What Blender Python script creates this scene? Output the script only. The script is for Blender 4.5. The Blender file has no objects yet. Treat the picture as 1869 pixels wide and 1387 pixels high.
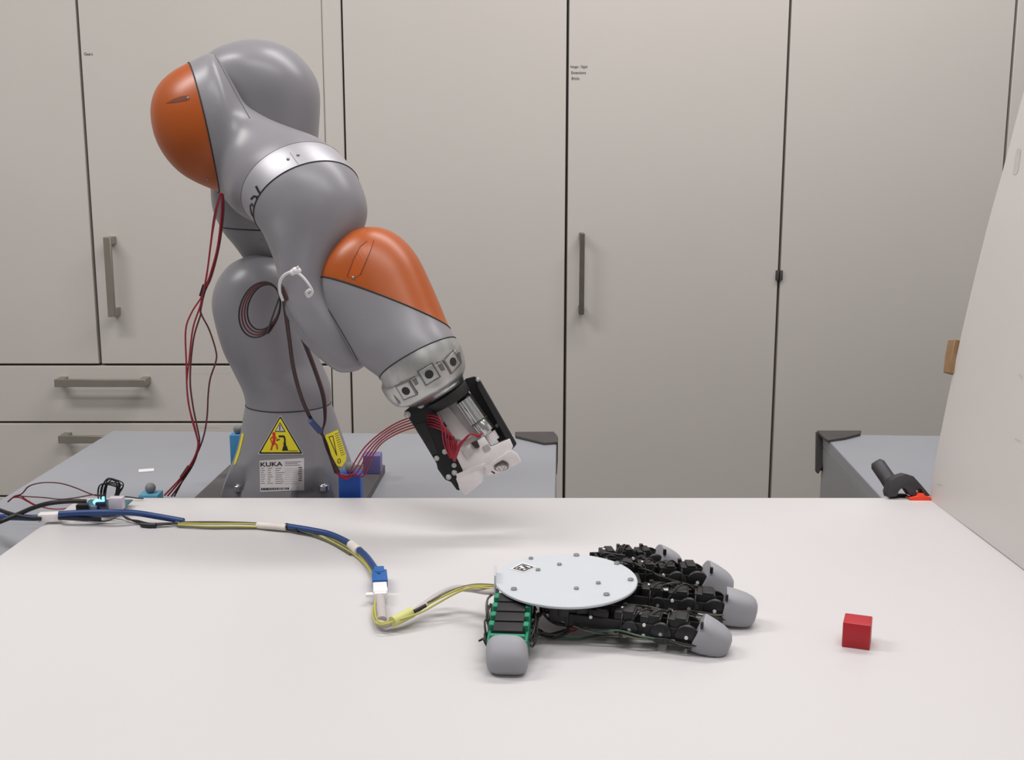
import bpy, bmesh, math, random
from mathutils import Vector as V, Matrix
from mathutils.bvhtree import BVHTree

random.seed(7)
sc = bpy.context.scene
COL = sc.collection

# ------------------------------------------------------------------ camera
W, H, F = 1869.0, 1387.0, 2150.0
PITCH = math.radians(10.87)
Z0 = 0.780                 # top of the white board
ZT = Z0 - 0.048            # top of the grey tables
CAM = V((0.0, 0.0, Z0 + 0.55))
cam_d = bpy.data.cameras.new('camera')
cam_d.sensor_width = 36.0
cam_d.lens = 36.0 * F / W
cam_d.clip_start = 0.05
cam = bpy.data.objects.new('camera', cam_d)
COL.objects.link(cam)
cam.location = CAM
cam.rotation_euler = (math.pi / 2 - PITCH, 0, 0)
sc.camera = cam

# ------------------------------------------------------------------ world, lights, exposure
sc.view_settings.view_transform = 'Standard'
sc.view_settings.look = 'None'
sc.view_settings.exposure = 0.0
sc.view_settings.gamma = 1.0
sc.view_settings.use_curve_mapping = False
world = bpy.data.worlds.new('room_air')
sc.world = world
world.use_nodes = True
bg = world.node_tree.nodes['Background']
bg.inputs['Color'].default_value = (1.0, 0.975, 0.97, 1)
bg.inputs['Strength'].default_value = 0.20

def area(name, loc, sx, sy, power, rot=(0, 0, 0), col=(1.0, 0.975, 0.955)):
    l = bpy.data.lights.new(name, 'AREA')
    l.shape = 'RECTANGLE'; l.size = sx; l.size_y = sy
    l.energy = power; l.color = col
    o = bpy.data.objects.new(name, l); COL.objects.link(o)
    o.location = loc; o.rotation_euler = rot
    return o
# rows of fluorescent ceiling panels
area('ceiling_lamp', (0.15, 0.75, 2.85), 1.9, 0.32, 23)
area('ceiling_lamp', (-1.7, 1.60, 2.85), 1.5, 0.32, 34)
area('ceiling_lamp', (0.75, 2.25, 2.85), 1.9, 0.32, 30)
area('ceiling_lamp', (0.3, -1.3, 2.85), 1.9, 0.5, 12)

# ------------------------------------------------------------------ pixel geometry
cp, sp = math.cos(PITCH), math.sin(PITCH)
FWD, UP, RT = V((0, cp, -sp)), V((0, sp, cp)), V((1, 0, 0))
def ray(u, v):
    return FWD + RT * ((u - W / 2) / F) - UP * ((v - H / 2) / F)
def PD(u, v, d):           # at camera depth d
    return CAM + ray(u, v) * d
def PY(u, v, y):           # on the upright plane at distance y
    r = ray(u, v); return CAM + r * (y / r.y)
def PZ(u, v, z):           # on the level plane at height z
    r = ray(u, v); return CAM + r * ((z - CAM.z) / r.z)

# ------------------------------------------------------------------ materials
def lin(c):
    c = c / 255.0
    return c / 12.92 if c <= 0.04045 else ((c + 0.055) / 1.055) ** 2.4
MATS = {}
def mat(name, rgb, rough=0.5, metal=0.0, var=0.06, scale=30.0, bump=0.0, emit=None, trans=0.0, spec=0.5, coat=0.0):
    if name in MATS: return MATS[name]
    m = bpy.data.materials.new(name); m.use_nodes = True
    nt = m.node_tree; b = nt.nodes['Principled BSDF']
    c = [lin(x) for x in rgb]
    tc = nt.nodes.new('ShaderNodeTexCoord')
    nz = nt.nodes.new('ShaderNodeTexNoise'); nz.inputs['Scale'].default_value = scale
    nz.inputs['Detail'].default_value = 4.0
    nt.links.new(tc.outputs['Object'], nz.inputs['Vector'])
    rp = nt.nodes.new('ShaderNodeValToRGB')
    rp.color_ramp.elements[0].position = 0.3; rp.color_ramp.elements[1].position = 0.7
    rp.color_ramp.elements[0].color = [x * (1 - var) for x in c] + [1]
    rp.color_ramp.elements[1].color = [min(1, x * (1 + var)) for x in c] + [1]
    nt.links.new(nz.outputs['Fac'], rp.inputs['Fac'])
    nt.links.new(rp.outputs['Color'], b.inputs['Base Color'])
    b.inputs['Roughness'].default_value = rough
    b.inputs['Metallic'].default_value = metal
    b.inputs['Specular IOR Level'].default_value = spec
    b.inputs['Coat Weight'].default_value = coat
    b.inputs['Transmission Weight'].default_value = trans
    if bump:
        bp = nt.nodes.new('ShaderNodeBump'); bp.inputs['Strength'].default_value = bump
        bp.inputs['Distance'].default_value = 0.001
        nt.links.new(nz.outputs['Fac'], bp.inputs['Height'])
        nt.links.new(bp.outputs['Normal'], b.inputs['Normal'])
    if emit:
        b.inputs['Emission Color'].default_value = [lin(x) for x in emit[0]] + [1]
        b.inputs['Emission Strength'].default_value = emit[1]
    MATS[name] = m
    return m
M_GREY = mat('robot_grey', (134, 132, 137), 0.36, var=0.012, scale=12)
M_ORANGE = mat('robot_orange', (168, 80, 24), 0.36, var=0.03, scale=9)
M_SILVER = mat('silver_band', (178, 176, 182), 0.46, 0.5, var=0.02)
M_ALU = mat('polished_aluminium', (186, 186, 184), 0.36, 0.8, var=0.10, scale=60)
M_CLEAR = mat('clear_film', (228, 230, 226), 0.25, trans=0.6, var=0.05)
M_SEAM = mat('seam_black', (38, 34, 36), 0.7)
M_BLACK = mat('black_plastic', (19, 18, 20), 0.42, var=0.15)
M_BLACKM = mat('black_matte', (30, 28, 31), 0.65, var=0.15)
M_WIREK = mat('wire_black', (26, 23, 25), 0.45)
M_WIRER = mat('wire_red', (150, 24, 44), 0.42)
M_WIRED = mat('wire_dark_red', (92, 34, 44), 0.45)
M_WIREG = mat('wire_green', (70, 100, 84), 0.5)
M_WIREY = mat('wire_yellow', (186, 180, 92), 0.5)
M_WIREBR = mat('wire_grey_green', (96, 94, 78), 0.5)
M_WIREP = mat('wire_pink', (172, 44, 72), 0.45)
M_BLUE = mat('cable_blue', (30, 62, 118), 0.45)
M_BLUEC = mat('connector_blue', (30, 92, 160), 0.45)
M_GREYC = mat('cable_grey', (184, 176, 174), 0.5)
M_WHITEP = mat('white_plastic', (236, 232, 232), 0.4, var=0.02)
M_PRINT = mat('white_print', (226, 220, 220), 0.55, var=0.03, scale=80, bump=0.15)
M_PLATE = mat('white_plate', (197, 201, 207), 0.35, var=0.01)
M_TABLE = mat('white_board', (204, 201, 202), 0.42, var=0.012, scale=3)
M_PANEL = mat('white_panel', (206, 201, 198), 0.42, var=0.012, scale=4)
M_GTABLE = mat('grey_laminate', (152, 154, 161), 0.40, var=0.03, scale=6)
M_GSIDE = mat('grey_side', (150, 149, 153), 0.5, var=0.03, scale=6)
M_CAB = mat('cabinet_laminate', (206, 200, 194), 0.5, var=0.02, scale=2.5)
M_CABIN = mat('cabinet_carcass', (112, 104, 97), 0.7, var=0.05)
M_NICKEL = mat('brushed_nickel', (150, 145, 135), 0.45, 0.5, var=0.05)
M_DARKM = mat('dark_handle', (112, 106, 98), 0.4, 0.55, var=0.1)
M_FLOOR = mat('floor_vinyl', (140, 137, 133), 0.5, var=0.08, scale=5)
M_CORNER = mat('corner_rubber', (72, 68, 67), 0.6, var=0.08)
M_PLATED = mat('plate_dark', (88, 84, 86), 0.6, var=0.05)
M_TIP = mat('fingertip_rubber', (150, 150, 156), 0.6, var=0.02)
M_GREEN = mat('green_print', (34, 134, 102), 0.45, var=0.08, scale=90)
M_SCREW = mat('screw_steel', (150, 152, 152), 0.35, 0.6)
M_STEEL = mat('motor_steel', (205, 207, 206), 0.22, 0.95, var=0.04)
M_RED = mat('red_paint', (176, 22, 36), 0.42, var=0.04)
M_YEL = mat('label_yellow', (226, 210, 38), 0.5, var=0.02)
M_LABELW = mat('label_white', (205, 200, 202), 0.5, var=0.02)
M_INK = mat('ink_black', (24, 22, 24), 0.6)
M_INKG = mat('ink_grey', (112, 108, 108), 0.6)
M_INKL = mat('ink_light', (138, 132, 126), 0.6)
M_INKR = mat('ink_red', (196, 44, 36), 0.6)
M_LBLUE = mat('post_light_blue', (92, 158, 186), 0.5)
M_SKY = mat('post_sky_blue', (74, 146, 196), 0.5)
M_DBLUE = mat('post_blue', (22, 78, 170), 0.5)
M_PURPLE = mat('post_purple', (112, 104, 158), 0.5)
M_BALL = mat('marker_grey', (132, 132, 134), 0.6)
M_CLAMPO = mat('clamp_orange', (238, 68, 38), 0.45)
M_CLAMPK = mat('clamp_black', (56, 54, 57), 0.55, var=0.12)
M_BROWN = mat('brown_card', (150, 118, 84), 0.8, var=0.12, scale=40)
M_PCB = mat('circuit_board', (60, 104, 112), 0.5, var=0.15, scale=120)
M_LED = mat('led_glow', (120, 220, 255), 0.4, emit=((90, 205, 255), 3.5))
M_CORD = mat('white_cord', (222, 218, 220), 0.7)
M_TAPE = mat('white_tape', (222, 214, 206), 0.6)
M_TAPEY = mat('yellow_tape', (206, 206, 132), 0.6)

# ------------------------------------------------------------------ mesh builder
def catmull(pts, n):
    """resample a list of tuples/Vectors with a Catmull-Rom spline, n steps per span"""
    P = [V(p) if not isinstance(p, V) else p for p in pts] if len(pts[0]) <= 4 else [list(p) for p in pts]
    if len(P) < 3:
        out = []
        for j in range(n + 1):
            t = j / n
            out.append([a * (1 - t) + b * t for a, b in zip(P[0], P[1])])
        return out
    out = []
    for i in range(len(P) - 1):
        p0 = P[i - 1] if i else P[0]
        p1, p2 = P[i], P[i + 1]
        p3 = P[i + 2] if i + 2 < len(P) else P[-1]
        for j in range(n):
            t = j / n; t2 = t * t; t3 = t2 * t
            out.append([0.5 * (2 * b + (c - a) * t + (2 * a - 5 * b + 4 * c - d) * t2 + (3 * b - a - 3 * c + d) * t3)
                        for a, b, c, d in zip(p0, p1, p2, p3)])
    out.append(list(P[-1]))
    return out

class MB:
    def __init__(s): s.v = []; s.f = []; s.mi = []
    def face(s, idx, mi=0): s.f.append(tuple(idx)); s.mi.append(mi)
    def add(s, verts, faces, mi=0):
        o = len(s.v); s.v += [V(p) for p in verts]
        for f in faces: s.face([i + o for i in f], mi)
        return o
    def box(s, c, h, ax=None, mi=0):
        c = V(c); ax = ax or (V((1, 0, 0)), V((0, 1, 0)), V((0, 0, 1)))
        vs = []
        for k in (-1, 1):
            for j in (-1, 1):
                for i in (-1, 1):
                    vs.append(c + ax[0] * (i * h[0]) + ax[1] * (j * h[1]) + ax[2] * (k * h[2]))
        s.add(vs, [(0, 2, 3, 1), (4, 5, 7, 6), (0, 1, 5, 4), (2, 6, 7, 3), (0, 4, 6, 2), (1, 3, 7, 5)], mi)
        return s
    def bx(s, x0, x1, y0, y1, z0, z1, mi=0):
        return s.box(((x0 + x1) / 2, (y0 + y1) / 2, (z0 + z1) / 2), ((x1 - x0) / 2, (y1 - y0) / 2, (z1 - z0) / 2), None, mi)
    def rings(s, rings, cap0=True, cap1=True, closed=False, mi=0):
        n = len(rings[0]); o = len(s.v)
        for r in rings: s.v += [V(p) for p in r]
        m = len(rings)
        for i in range(m if closed else m - 1):
            a = o + i * n; b = o + ((i + 1) % m) * n
            for j in range(n):
                k = (j + 1) % n
                s.face((a + j, a + k, b + k, b + j), mi)
        if not closed:
            if cap0: s.face([o + j for j in range(n)][::-1], mi)
            if cap1: s.face([o + (m - 1) * n + j for j in range(n)], mi)
        return s
    def tube(s, pts, r, n=8, mi=0, closed=False, flat=None):
        pts = [V(p) for p in pts]; m = len(pts)
        up = V((0.13, 0.2, 1)).normalized(); prev = None; rings = []
        for i, p in enumerate(pts):
            t = (pts[(i + 1) % m] - pts[i - 1]) if closed else (pts[min(i + 1, m - 1)] - pts[max(i - 1, 0)])
            if t.length < 1e-9: t = V((1, 0, 0))
            t.normalize()
            a = up.cross(t) if prev is None else prev - t * prev.dot(t)
            if a.length < 1e-4: a = V((1, 0, 0)).cross(t)
            a.normalize(); prev = a
            b = t.cross(a)
            rr = r[i] if isinstance(r, (list, tuple)) else r
            kx, ky = flat if flat else (1, 1)
            rings.append([p + (a * math.cos(2 * math.pi * j / n) * kx + b * math.sin(2 * math.pi * j / n) * ky) * rr for j in range(n)])
        return s.rings(rings, closed=closed, mi=mi)
    def cyl(s, p0, p1, r0, r1=None, n=20, mi=0):
        p0, p1 = V(p0), V(p1); r1 = r0 if r1 is None else r1
        t = (p1 - p0).normalized()
        a = t.cross(V((0.3, 0.1, 1))); 
        if a.length < 1e-3: a = t.cross(V((1, 0, 0)))
        a.normalize(); b = t.cross(a)
        R = [[c + (a * math.cos(2 * math.pi * j / n) + b * math.sin(2 * math.pi * j / n)) * r for j in range(n)] for c, r in ((p0, r0), (p1, r1))]
        return s.rings(R, mi=mi)
    def sphere(s, c, r, n=20, m=12, sc=(1, 1, 1), mi=0):
        c = V(c); R = []
        for i in range(1, m):
            ph = math.pi * i / m
            R.append([c + V((r * sc[0] * math.sin(ph) * math.cos(2 * math.pi * j / n), r * sc[1] * math.sin(ph) * math.sin(2 * math.pi * j / n), -r * sc[2] * math.cos(ph))) for j in range(n)])
        o = len(s.v); s.rings(R, False, False, mi=mi)
        a = len(s.v); s.v += [c - V((0, 0, r * sc[2])), c + V((0, 0, r * sc[2]))]
        L = o + (m - 2) * n
        for j in range(n):
            s.face((a, o + (j + 1) % n, o + j), mi); s.face((a + 1, L + j, L + (j + 1) % n), mi)
        return s
    def prism(s, poly, d, thick, mi=0, conv=None):
        """outline in image pixels set at camera depth d, given real thickness away from the viewer"""
        conv = conv or (lambda u, v: PD(u, v, d))
        A = [conv(*p) for p in poly]; B = [p + FWD * thick for p in A]
        n = len(A); o = len(s.v); s.v += A + B
        s.face([o + i for i in range(n)][::-1], mi); s.face([o + n + i for i in range(n)], mi)
        for i in range(n):
            k = (i + 1) % n
            s.face((o + i, o + k, o + n + k, o + n + i), mi)
        return s
    def slab(s, pts, dz, mi=0):
        A = [V(p) for p in pts]; B = [p + V((0, 0, dz)) for p in A]
        n = len(A); o = len(s.v); s.v += A + B
        s.face([o + i for i in range(n)], mi); s.face([o + n + i for i in range(n)][::-1], mi)
        for i in range(n):
            k = (i + 1) % n
            s.face((o + i, o + n + i, o + n + k, o + k), mi)
        return s

def root_of(p):
    while p.parent is not None: p = p.parent
    return p
def obj(name, mb, mats, parent=None, bevel=0.0, seg=2, smooth=40, loc=None):
    me = bpy.data.meshes.new(name)
    base = root_of(parent).location if parent is not None else (V(loc) if loc is not None else V((0, 0, 0)))
    bm = bmesh.new()
    vs = [bm.verts.new(p - base) for p in mb.v]
    bm.verts.ensure_lookup_table()
    for f, mi in zip(mb.f, mb.mi):
        if len(set(f)) < 3: continue
        try:
            fc = bm.faces.new([vs[i] for i in f]); fc.material_index = mi
        except ValueError: pass
    bmesh.ops.recalc_face_normals(bm, faces=bm.faces)
    if bevel:
        ed = [e for e in bm.edges if len(e.link_faces) == 2 and e.calc_face_angle(0) > math.radians(30)]
        if ed: bmesh.ops.bevel(bm, geom=ed, offset=bevel, segments=seg, affect='EDGES', profile=0.5, clamp_overlap=True)
    bm.to_mesh(me); bm.free()
    for m in (mats if isinstance(mats, (list, tuple)) else [mats]): me.materials.append(m)
    if smooth:
        for p in me.polygons: p.use_smooth = True
        me.set_sharp_from_angle(angle=math.radians(smooth))
    o = bpy.data.objects.new(name, me); COL.objects.link(o)
    if parent is not None: o.parent = parent
    else: o.location = base
    return o
def tag(o, label, cat, group=None):
    o['label'] = label; o['category'] = cat
    if group: o['group'] = group
    return o
def thing(name, label, cat, loc, group=None):
    o = bpy.data.objects.new(name, None); COL.objects.link(o); o.empty_display_size = 0.02
    o.location = V(loc)
    return tag(o, label, cat, group)
def structure(o): o['kind'] = 'structure'; return o

def text_polys(txt, height, bold=0.0, shear=0.0):
    """flat triangles of a piece of lettering, width-centred on nothing: origin at lower left"""
    cu = bpy.data.curves.new('lettering', 'FONT'); cu.body = txt; cu.size = height / 0.7; cu.offset = bold; cu.shear = shear
    cu.resolution_u = 3
    ob = bpy.data.objects.new('lettering', cu); COL.objects.link(ob)
    dg = bpy.context.evaluated_depsgraph_get(); dg.update()
    me = bpy.data.meshes.new_from_object(ob.evaluated_get(dg))
    vs = [v.co.copy() for v in me.vertices]; fs = [tuple(p.vertices) for p in me.polygons]
    bpy.data.objects.remove(ob); bpy.data.curves.remove(cu); bpy.data.meshes.remove(me)
    return vs, fs

def loft(mb, st, n=40, steps=6, dome0=0.0, dome1=0.0, section=None, mi=0, relax=0, cap0=True, cap1=True):
    """tube through stations (Lu,Lv,Ru,Rv,Y,depth_ratio): the two flanks of each ring as seen, its distance and its depth"""
    S = [tuple(x) + (1.0,) * (7 - len(x)) for x in st]
    S = catmull(S, steps)
    C, A, RB, WT = [], [], [], []
    for (lu, lv, ru, rv, y, k, wt) in S:
        WT.append(max(0.0, min(1.0, wt)))
        L, R = PY(lu, lv, y), PY(ru, rv, y)
        C.append((L + R) / 2); A.append((R - L) / 2); RB.append(A[-1].length * k)
    rings = []; m = len(S); T = []
    for i in range(m):
        t = (C[min(i + 1, m - 1)] - C[max(i - 1, 0)])
        if t.length < 1e-9: t = T[-1] if T else V((0, 0, 1))
        T.append(t.normalized())
    def ring(c, a, rb, t, i):
        an = a.normalized(); b = t.cross(an)
        if WT[i] < 1.0:                      # ring turned about its own flank line towards the square-on view
            vd = (CAM - c).normalized(); vd = (vd - an * vd.dot(an)).normalized()
            b = b.normalized() * WT[i] + vd * (1 - WT[i])
        if b.length < 1e-6: b = V((0, 1, 0))
        b.normalize()
        out = []
        for j in range(n):
            th = 2 * math.pi * j / n
            k = section(th, i / (m - 1)) if section else 1.0
            out.append(c + (a * math.cos(th) + b * (rb * math.sin(th))) * k)
        return out
    def dome(c, a, rb, t, hgt, i, sgn):
        o = []
        for q in (0.2, 0.4, 0.58, 0.74, 0.87, 0.96):
            ph = q * math.pi / 2
            o.append(ring(c + t * (sgn * hgt * math.sin(ph)), a * math.cos(ph), rb * math.cos(ph), t, i))
        return o
    if dome0: rings += dome(C[0], A[0], RB[0], T[0], dome0 * A[0].length, 0, -1)[::-1]
    for i in range(m): rings.append(ring(C[i], A[i], RB[i], T[i], i))
    if dome1: rings += dome(C[-1], A[-1], RB[-1], T[-1], dome1 * A[-1].length, m - 1, 1)
    for _ in range(relax):
        rings = [rings[0]] + [[(a_ + b_ * 2 + c_) / 4 for a_, b_, c_ in zip(rings[i - 1], rings[i], rings[i + 1])] for i in range(1, len(rings) - 1)] + [rings[-1]]
    mb.rings(rings, cap0, cap1, mi=mi)
    return rings

def fuse(mbs, voxel, iters):
    """one continuous skin over several overlapping closed shells, the joints filleted"""
    me = bpy.data.meshes.new('fuse'); bm = bmesh.new()
    for mb in mbs:
        vs = [bm.verts.new(p) for p in mb.v]
        fs = []
        for f in mb.f:
            try: fs.append(bm.faces.new([vs[i] for i in f]))
            except ValueError: pass
        bmesh.ops.recalc_face_normals(bm, faces=fs)
    bm.to_mesh(me); bm.free()
    ob = bpy.data.objects.new('fuse', me); COL.objects.link(ob)
    md = ob.modifiers.new('remesh', 'REMESH'); md.mode = 'VOXEL'; md.voxel_size = voxel; md.adaptivity = 0
    dg = bpy.context.evaluated_depsgraph_get(); dg.update()
    m2 = bpy.data.meshes.new_from_object(ob.evaluated_get(dg))
    bm = bmesh.new(); bm.from_mesh(m2)
    for _ in range(iters): bmesh.ops.smooth_vert(bm, verts=bm.verts, factor=0.5, use_axis_x=True, use_axis_y=True, use_axis_z=True)
    bm.verts.index_update()
    out = MB(); out.v = [v.co.copy() for v in bm.verts]
    for f in bm.faces: out.face([v.index for v in f.verts])
    bm.free(); bpy.data.objects.remove(ob); bpy.data.meshes.remove(me); bpy.data.meshes.remove(m2)
    return out
def bvh_of(mb): return BVHTree.FromPolygons([tuple(p) for p in mb.v], [f for f in mb.f])
def stick(bvh, u, v, off=0.0006):
    """the point of a surface behind pixel (u,v), lifted off by the thickness of a sticker"""
    h = bvh.ray_cast(CAM, ray(u, v).normalized())
    if h[0] is None: return None
    n = h[1]
    if n.dot(ray(u, v)) > 0: n = -n
    return h[0] + n * off
def decal_poly(mb, bvh, poly, off, mi, div=3.0):
    """flat print: a polygon cut into small triangles and laid on the surface"""
    bm = bmesh.new()
    vs = [bm.verts.new((p[0], p[1], 0)) for p in poly]
    bm.faces.new(vs); bmesh.ops.triangulate(bm, faces=bm.faces[:])
    for _ in range(5):
        e = [x for x in bm.edges if x.calc_length() > div]
        if not e: break
        bmesh.ops.subdivide_edges(bm, edges=e, cuts=1); bmesh.ops.triangulate(bm, faces=bm.faces[:])
    bm.verts.ensure_lookup_table()
    pts = [stick(bvh, w.co.x, w.co.y, off) for w in bm.verts]
    idx = {w: i for i, w in enumerate(bm.verts)}
    o = len(mb.v); good = [p is not None for p in pts]
    mb.v += [p if p is not None else V((0, 0, 0)) for p in pts]
    for f in bm.faces:
        ii = [idx[w] for w in f.verts]
        if all(good[i] for i in ii): mb.face([o + i for i in ii], mi)
    bm.free()
def decal_line(mb, bvh, pts, w, off, mi):
    for (a, b) in zip(pts[:-1], pts[1:]):
        d = V((b[0] - a[0], b[1] - a[1])); 
        if d.length < 1e-6: continue
        d.normalize(); nx, ny = -d.y * w / 2, d.x * w / 2; ex, ey = d.x * w * .3, d.y * w * .3
        decal_poly(mb, bvh, [(a[0] + nx - ex, a[1] + ny - ey), (b[0] + nx + ex, b[1] + ny + ey), (b[0] - nx + ex, b[1] - ny + ey), (a[0] - nx - ex, a[1] - ny - ey)], off, mi, 4.0)
def decal_text(mb, bvh, txt, x, y, h, off, mi, wide=None, ang=0.0, bold=0.0):
    vs, fs = text_polys(txt, h, bold)
    w = max(v.x for v in vs) or 1.0
    k = (wide / w) if wide else 1.0
    c, s_ = math.cos(ang), math.sin(ang)
    o = len(mb.v)
    P = []
    for v in vs:
        a, b = v.x * k, -v.y
        P.append(stick(bvh, x + a * c - b * s_, y + a * s_ + b * c, off))
    mb.v += [p if p is not None else V((0, 0, 0)) for p in P]
    for f in fs:
        if all(P[i] is not None for i in f): mb.face([o + i for i in f], mi)

def wire(name, pts, r, m, parent, n=8, steps=6, flat=None):
    p = catmull([tuple(q) for q in pts], steps)
    return obj(name, MB().tube(p, r, n, flat=flat), m, parent, smooth=80)

# =================================================================== the room
b = MB().bx(-3.6, 3.6, -2.5, 3.85, -0.05, 0.0)
structure(obj('floor', b, M_FLOOR))
YC = 3.15
b = MB().bx(-3.6, 3.6, YC + 0.63, YC + 0.70, 0.0, 2.9)
structure(obj('wall_back', b, mat('wall_paint', (210, 204, 198), 0.8)))

# ------------------------------------------------------------------ cabinets
def cx(u, v): return PY(u, v, YC).x
def cz(v): return PY(W / 2, v, YC).z
G = 0.0035
ZB, ZTOP = 0.10, 2.42
def cabinet(name, label, x0, x1, doors, drawers=(), zdoor=ZB):
    """carcass with separate door and drawer fronts standing proud of it"""
    t = thing(name, label, 'cabinet', ((x0 + x1) / 2, YC + 0.3, 0), 'cupboards along the back wall')
    b = MB().bx(x0 + 0.001, x1 - 0.001, YC + 0.021, YC + 0.60, 0.0, ZTOP)
    obj('body', b, M_CABIN, t)
    out = []
    for (a, c) in doors:
        b = MB().bx(a + G, c - G, YC, YC + 0.020, zdoor + G, ZTOP - G)
        out.append(obj('door', b, M_CAB, t, bevel=0.0012, seg=1))
    for (za, zb_) in drawers:
        b = MB().bx(x0 + 0.002, x1 - 0.002, YC, YC + 0.020, za + G * .9, zb_ - G * .9)
        out.append(obj('drawer_front', b, M_CAB, t, bevel=0.0012, seg=1))
    return t, out
X0 = -2.6
X1 = cx(161, 330); XS0 = cx(594, 300) + 0.0; XS1 = cx(630, 300)
X2 = cx(1033, 454); X3 = cx(1422, 502); X4 = cx(1845, 150); X5 = X4 + 0.62
zd, zd2, zd3 = cz(666), cz(771), cz(906)
c1, f1 = cabinet('drawer_cabinet', 'wide cream cabinet with two doors above wide drawers left of the robot', X0, XS0,
                 [(X0, X1), (X1, XS0 + G)], [(zd2, zd), (zd3, zd2), (zd3 - 0.22, zd3), (0.06, zd3 - 0.22)], zd)
b = MB().bx(XS0 + 0.0008, XS1 - 0.002, YC + 0.006, YC + 0.6, 0.0, ZTOP)
tag(obj('filler_panel', b, M_CAB, None, bevel=0.001, seg=1, loc=((XS0 + XS1) / 2, YC + .3, 0)), 'narrow vertical filler strip between drawer cabinet and first tall cabinet', 'panel')
c2, f2 = cabinet('tall_cabinet', 'tall cream cabinet door without handle directly right of the robot', XS1, X2, [(XS1, X2)])
c3, f3 = cabinet('tall_cabinet', 'tall cream cabinet door carrying the slim dark handle and a three line label', X2, X3, [(X2, X3)])
c4, f4 = cabinet('tall_cabinet', 'tall cream cabinet door between the black latch and the leaning panel', X3, X4, [(X3, X4)])
c5, f5 = cabinet('tall_cabinet', 'sliver of tall cream cabinet at the upper right corner of the photo', X4, X5, [(X4, X5)])

# handles (bar and two posts), children of the door or drawer they sit on
def handle(front, u0, v0, u1, v1, off, wpx, m):
    A, B = PY(u0, v0, YC - off), PY(u1, v1, YC - off)
    vert = abs(v1 - v0) > abs(u1 - u0)
    hw = wpx / 2 * (YC / F)
    if vert:
        x = (A.x + B.x) / 2
        b = MB().bx(x - hw, x + hw, YC - off - 0.005, YC - off + 0.006, B.z, A.z)
        for zz in (A.z - 0.010, B.z + 0.010):
            b.bx(x - hw * .95, x + hw * .95, YC - off + 0.004, YC + 0.002, zz - 0.0099, zz + 0.0099)
    else:
        z = (A.z + B.z) / 2
        b = MB().bx(A.x, B.x, YC - off - 0.005, YC - off + 0.006, z - hw, z + hw)
        for xx in (A.x + 0.010, B.x - 0.010):
            b.bx(xx - 0.0099, xx + 0.0099, YC - off + 0.004, YC + 0.002, z - hw * .95, z + hw * .95)
    obj('handle', b, m, front, bevel=0.0012, seg=1)
handle(f1[1], 196, 433, 204, 578, 0.045, 13, M_NICKEL)
handle(f1[2], 100, 699, 266, 699, 0.045, 14, M_NICKEL)
handle(f1[3], 107, 802, 268, 802, 0.045, 14, M_NICKEL)
handle(f1[4], 100, 930, 266, 930, 0.045, 14, M_NICKEL)
handle(f3[0], 1063, 426, 1061, 574, 0.040, 9, M_DARKM)
p = PY(1421.5, 502, YC)
b = MB().bx(p.x - 0.009, p.x - 0.0012, YC - 0.008, YC + 0.01, p.z - 0.013, p.z + 0.013)
obj('latch', b, M_CORNER, f3[0], bevel=0.001)
b = MB().bx(p.x + 0.0012, p.x + 0.009, YC - 0.008, YC + 0.01, p.z - 0.013, p.z + 0.013)
obj('latch', b, M_CORNER, f4[0], bevel=0.001)
def door_text(front, txt, u, v, hpx, wpx, m):
    vs, fs = text_polys(txt, hpx * YC / F)
    w = max(q.x for q in vs); k = wpx * YC / F / w
    o = PY(u, v, YC - 0.0008)
    b = MB(); b.add([V((o.x + q.x * k, o.y, o.z + q.y)) for q in vs], fs)
    obj('lettering', b, m, front, smooth=0)
door_text(f1[1], 'Gears', 153.5, 101, 5.0, 15, M_INK)
door_text(f3[0], 'Netzger. / Digital', 1041, 124, 4.6, 30, M_INK)
door_text(f3[0], 'Extensions', 1042.5, 135, 5.0, 26, M_INK)
door_text(f3[0], 'Bricks', 1043, 145.5, 5.0, 14, M_INK)
door_text(f1[2], '- - - - - - - - - - - - - -', 352, 682.5, 2.4, 68, M_INKG)
door_text(f1[3], '- - - - - - -', 366, 781.5, 3.2, 34, M_INKG)

# ------------------------------------------------------------------ grey tables
TD = (PZ(83, 870.6, ZT) - PZ(164, 820, ZT)); TD.z = 0; TD.normalize()      # direction of the table flanks towards the viewer
TN = V((-TD.y, TD.x, 0))
if TN.x < 0: TN = -TN
def grey_table(label, corner, width, length, side):
    """corner = far inner corner; side +1 extends to the right"""
    t = thing('grey_table', label, 'table', (corner.x + side * width / 2, corner.y - length / 2, 0), 'grey tables under the white board')
    c0 = V((corner.x, corner.y, ZT - 0.028)); dx = TN * (side * width); dy = TD * length
    q = [c0, c0 + dx, c0 + dx + dy, c0 + dy]
    obj('tabletop', MB().slab(q, 0.028), M_GTABLE, t, bevel=0.0015, seg=1)
    for k in (0.0, 1.0):                                            # closed side panels down to the floor
        a = c0 + dx * k; th = TN * (side * 0.03) * (1 if k == 0 else -1)
        e = V((0, 0, -c0.z))
        qq = [a + e, a + e + th, a + e + th + dy, a + e + dy]
        obj('side_panel', MB().slab(qq, c0.z - 0.0002), M_GSIDE, t, bevel=0.0015, seg=1)
    return t
cl = PZ(1016, 794, ZT)
wl = (cl - PZ(195, 793, ZT)).length
T1 = grey_table('grey table under the robot with a black corner guard', cl, wl, 1.75, -1)
cr = PZ(1502, 793, ZT)
T2 = grey_table('grey table at the right carrying the clamped board end', cr, 1.15, 1.75, 1)
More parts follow.
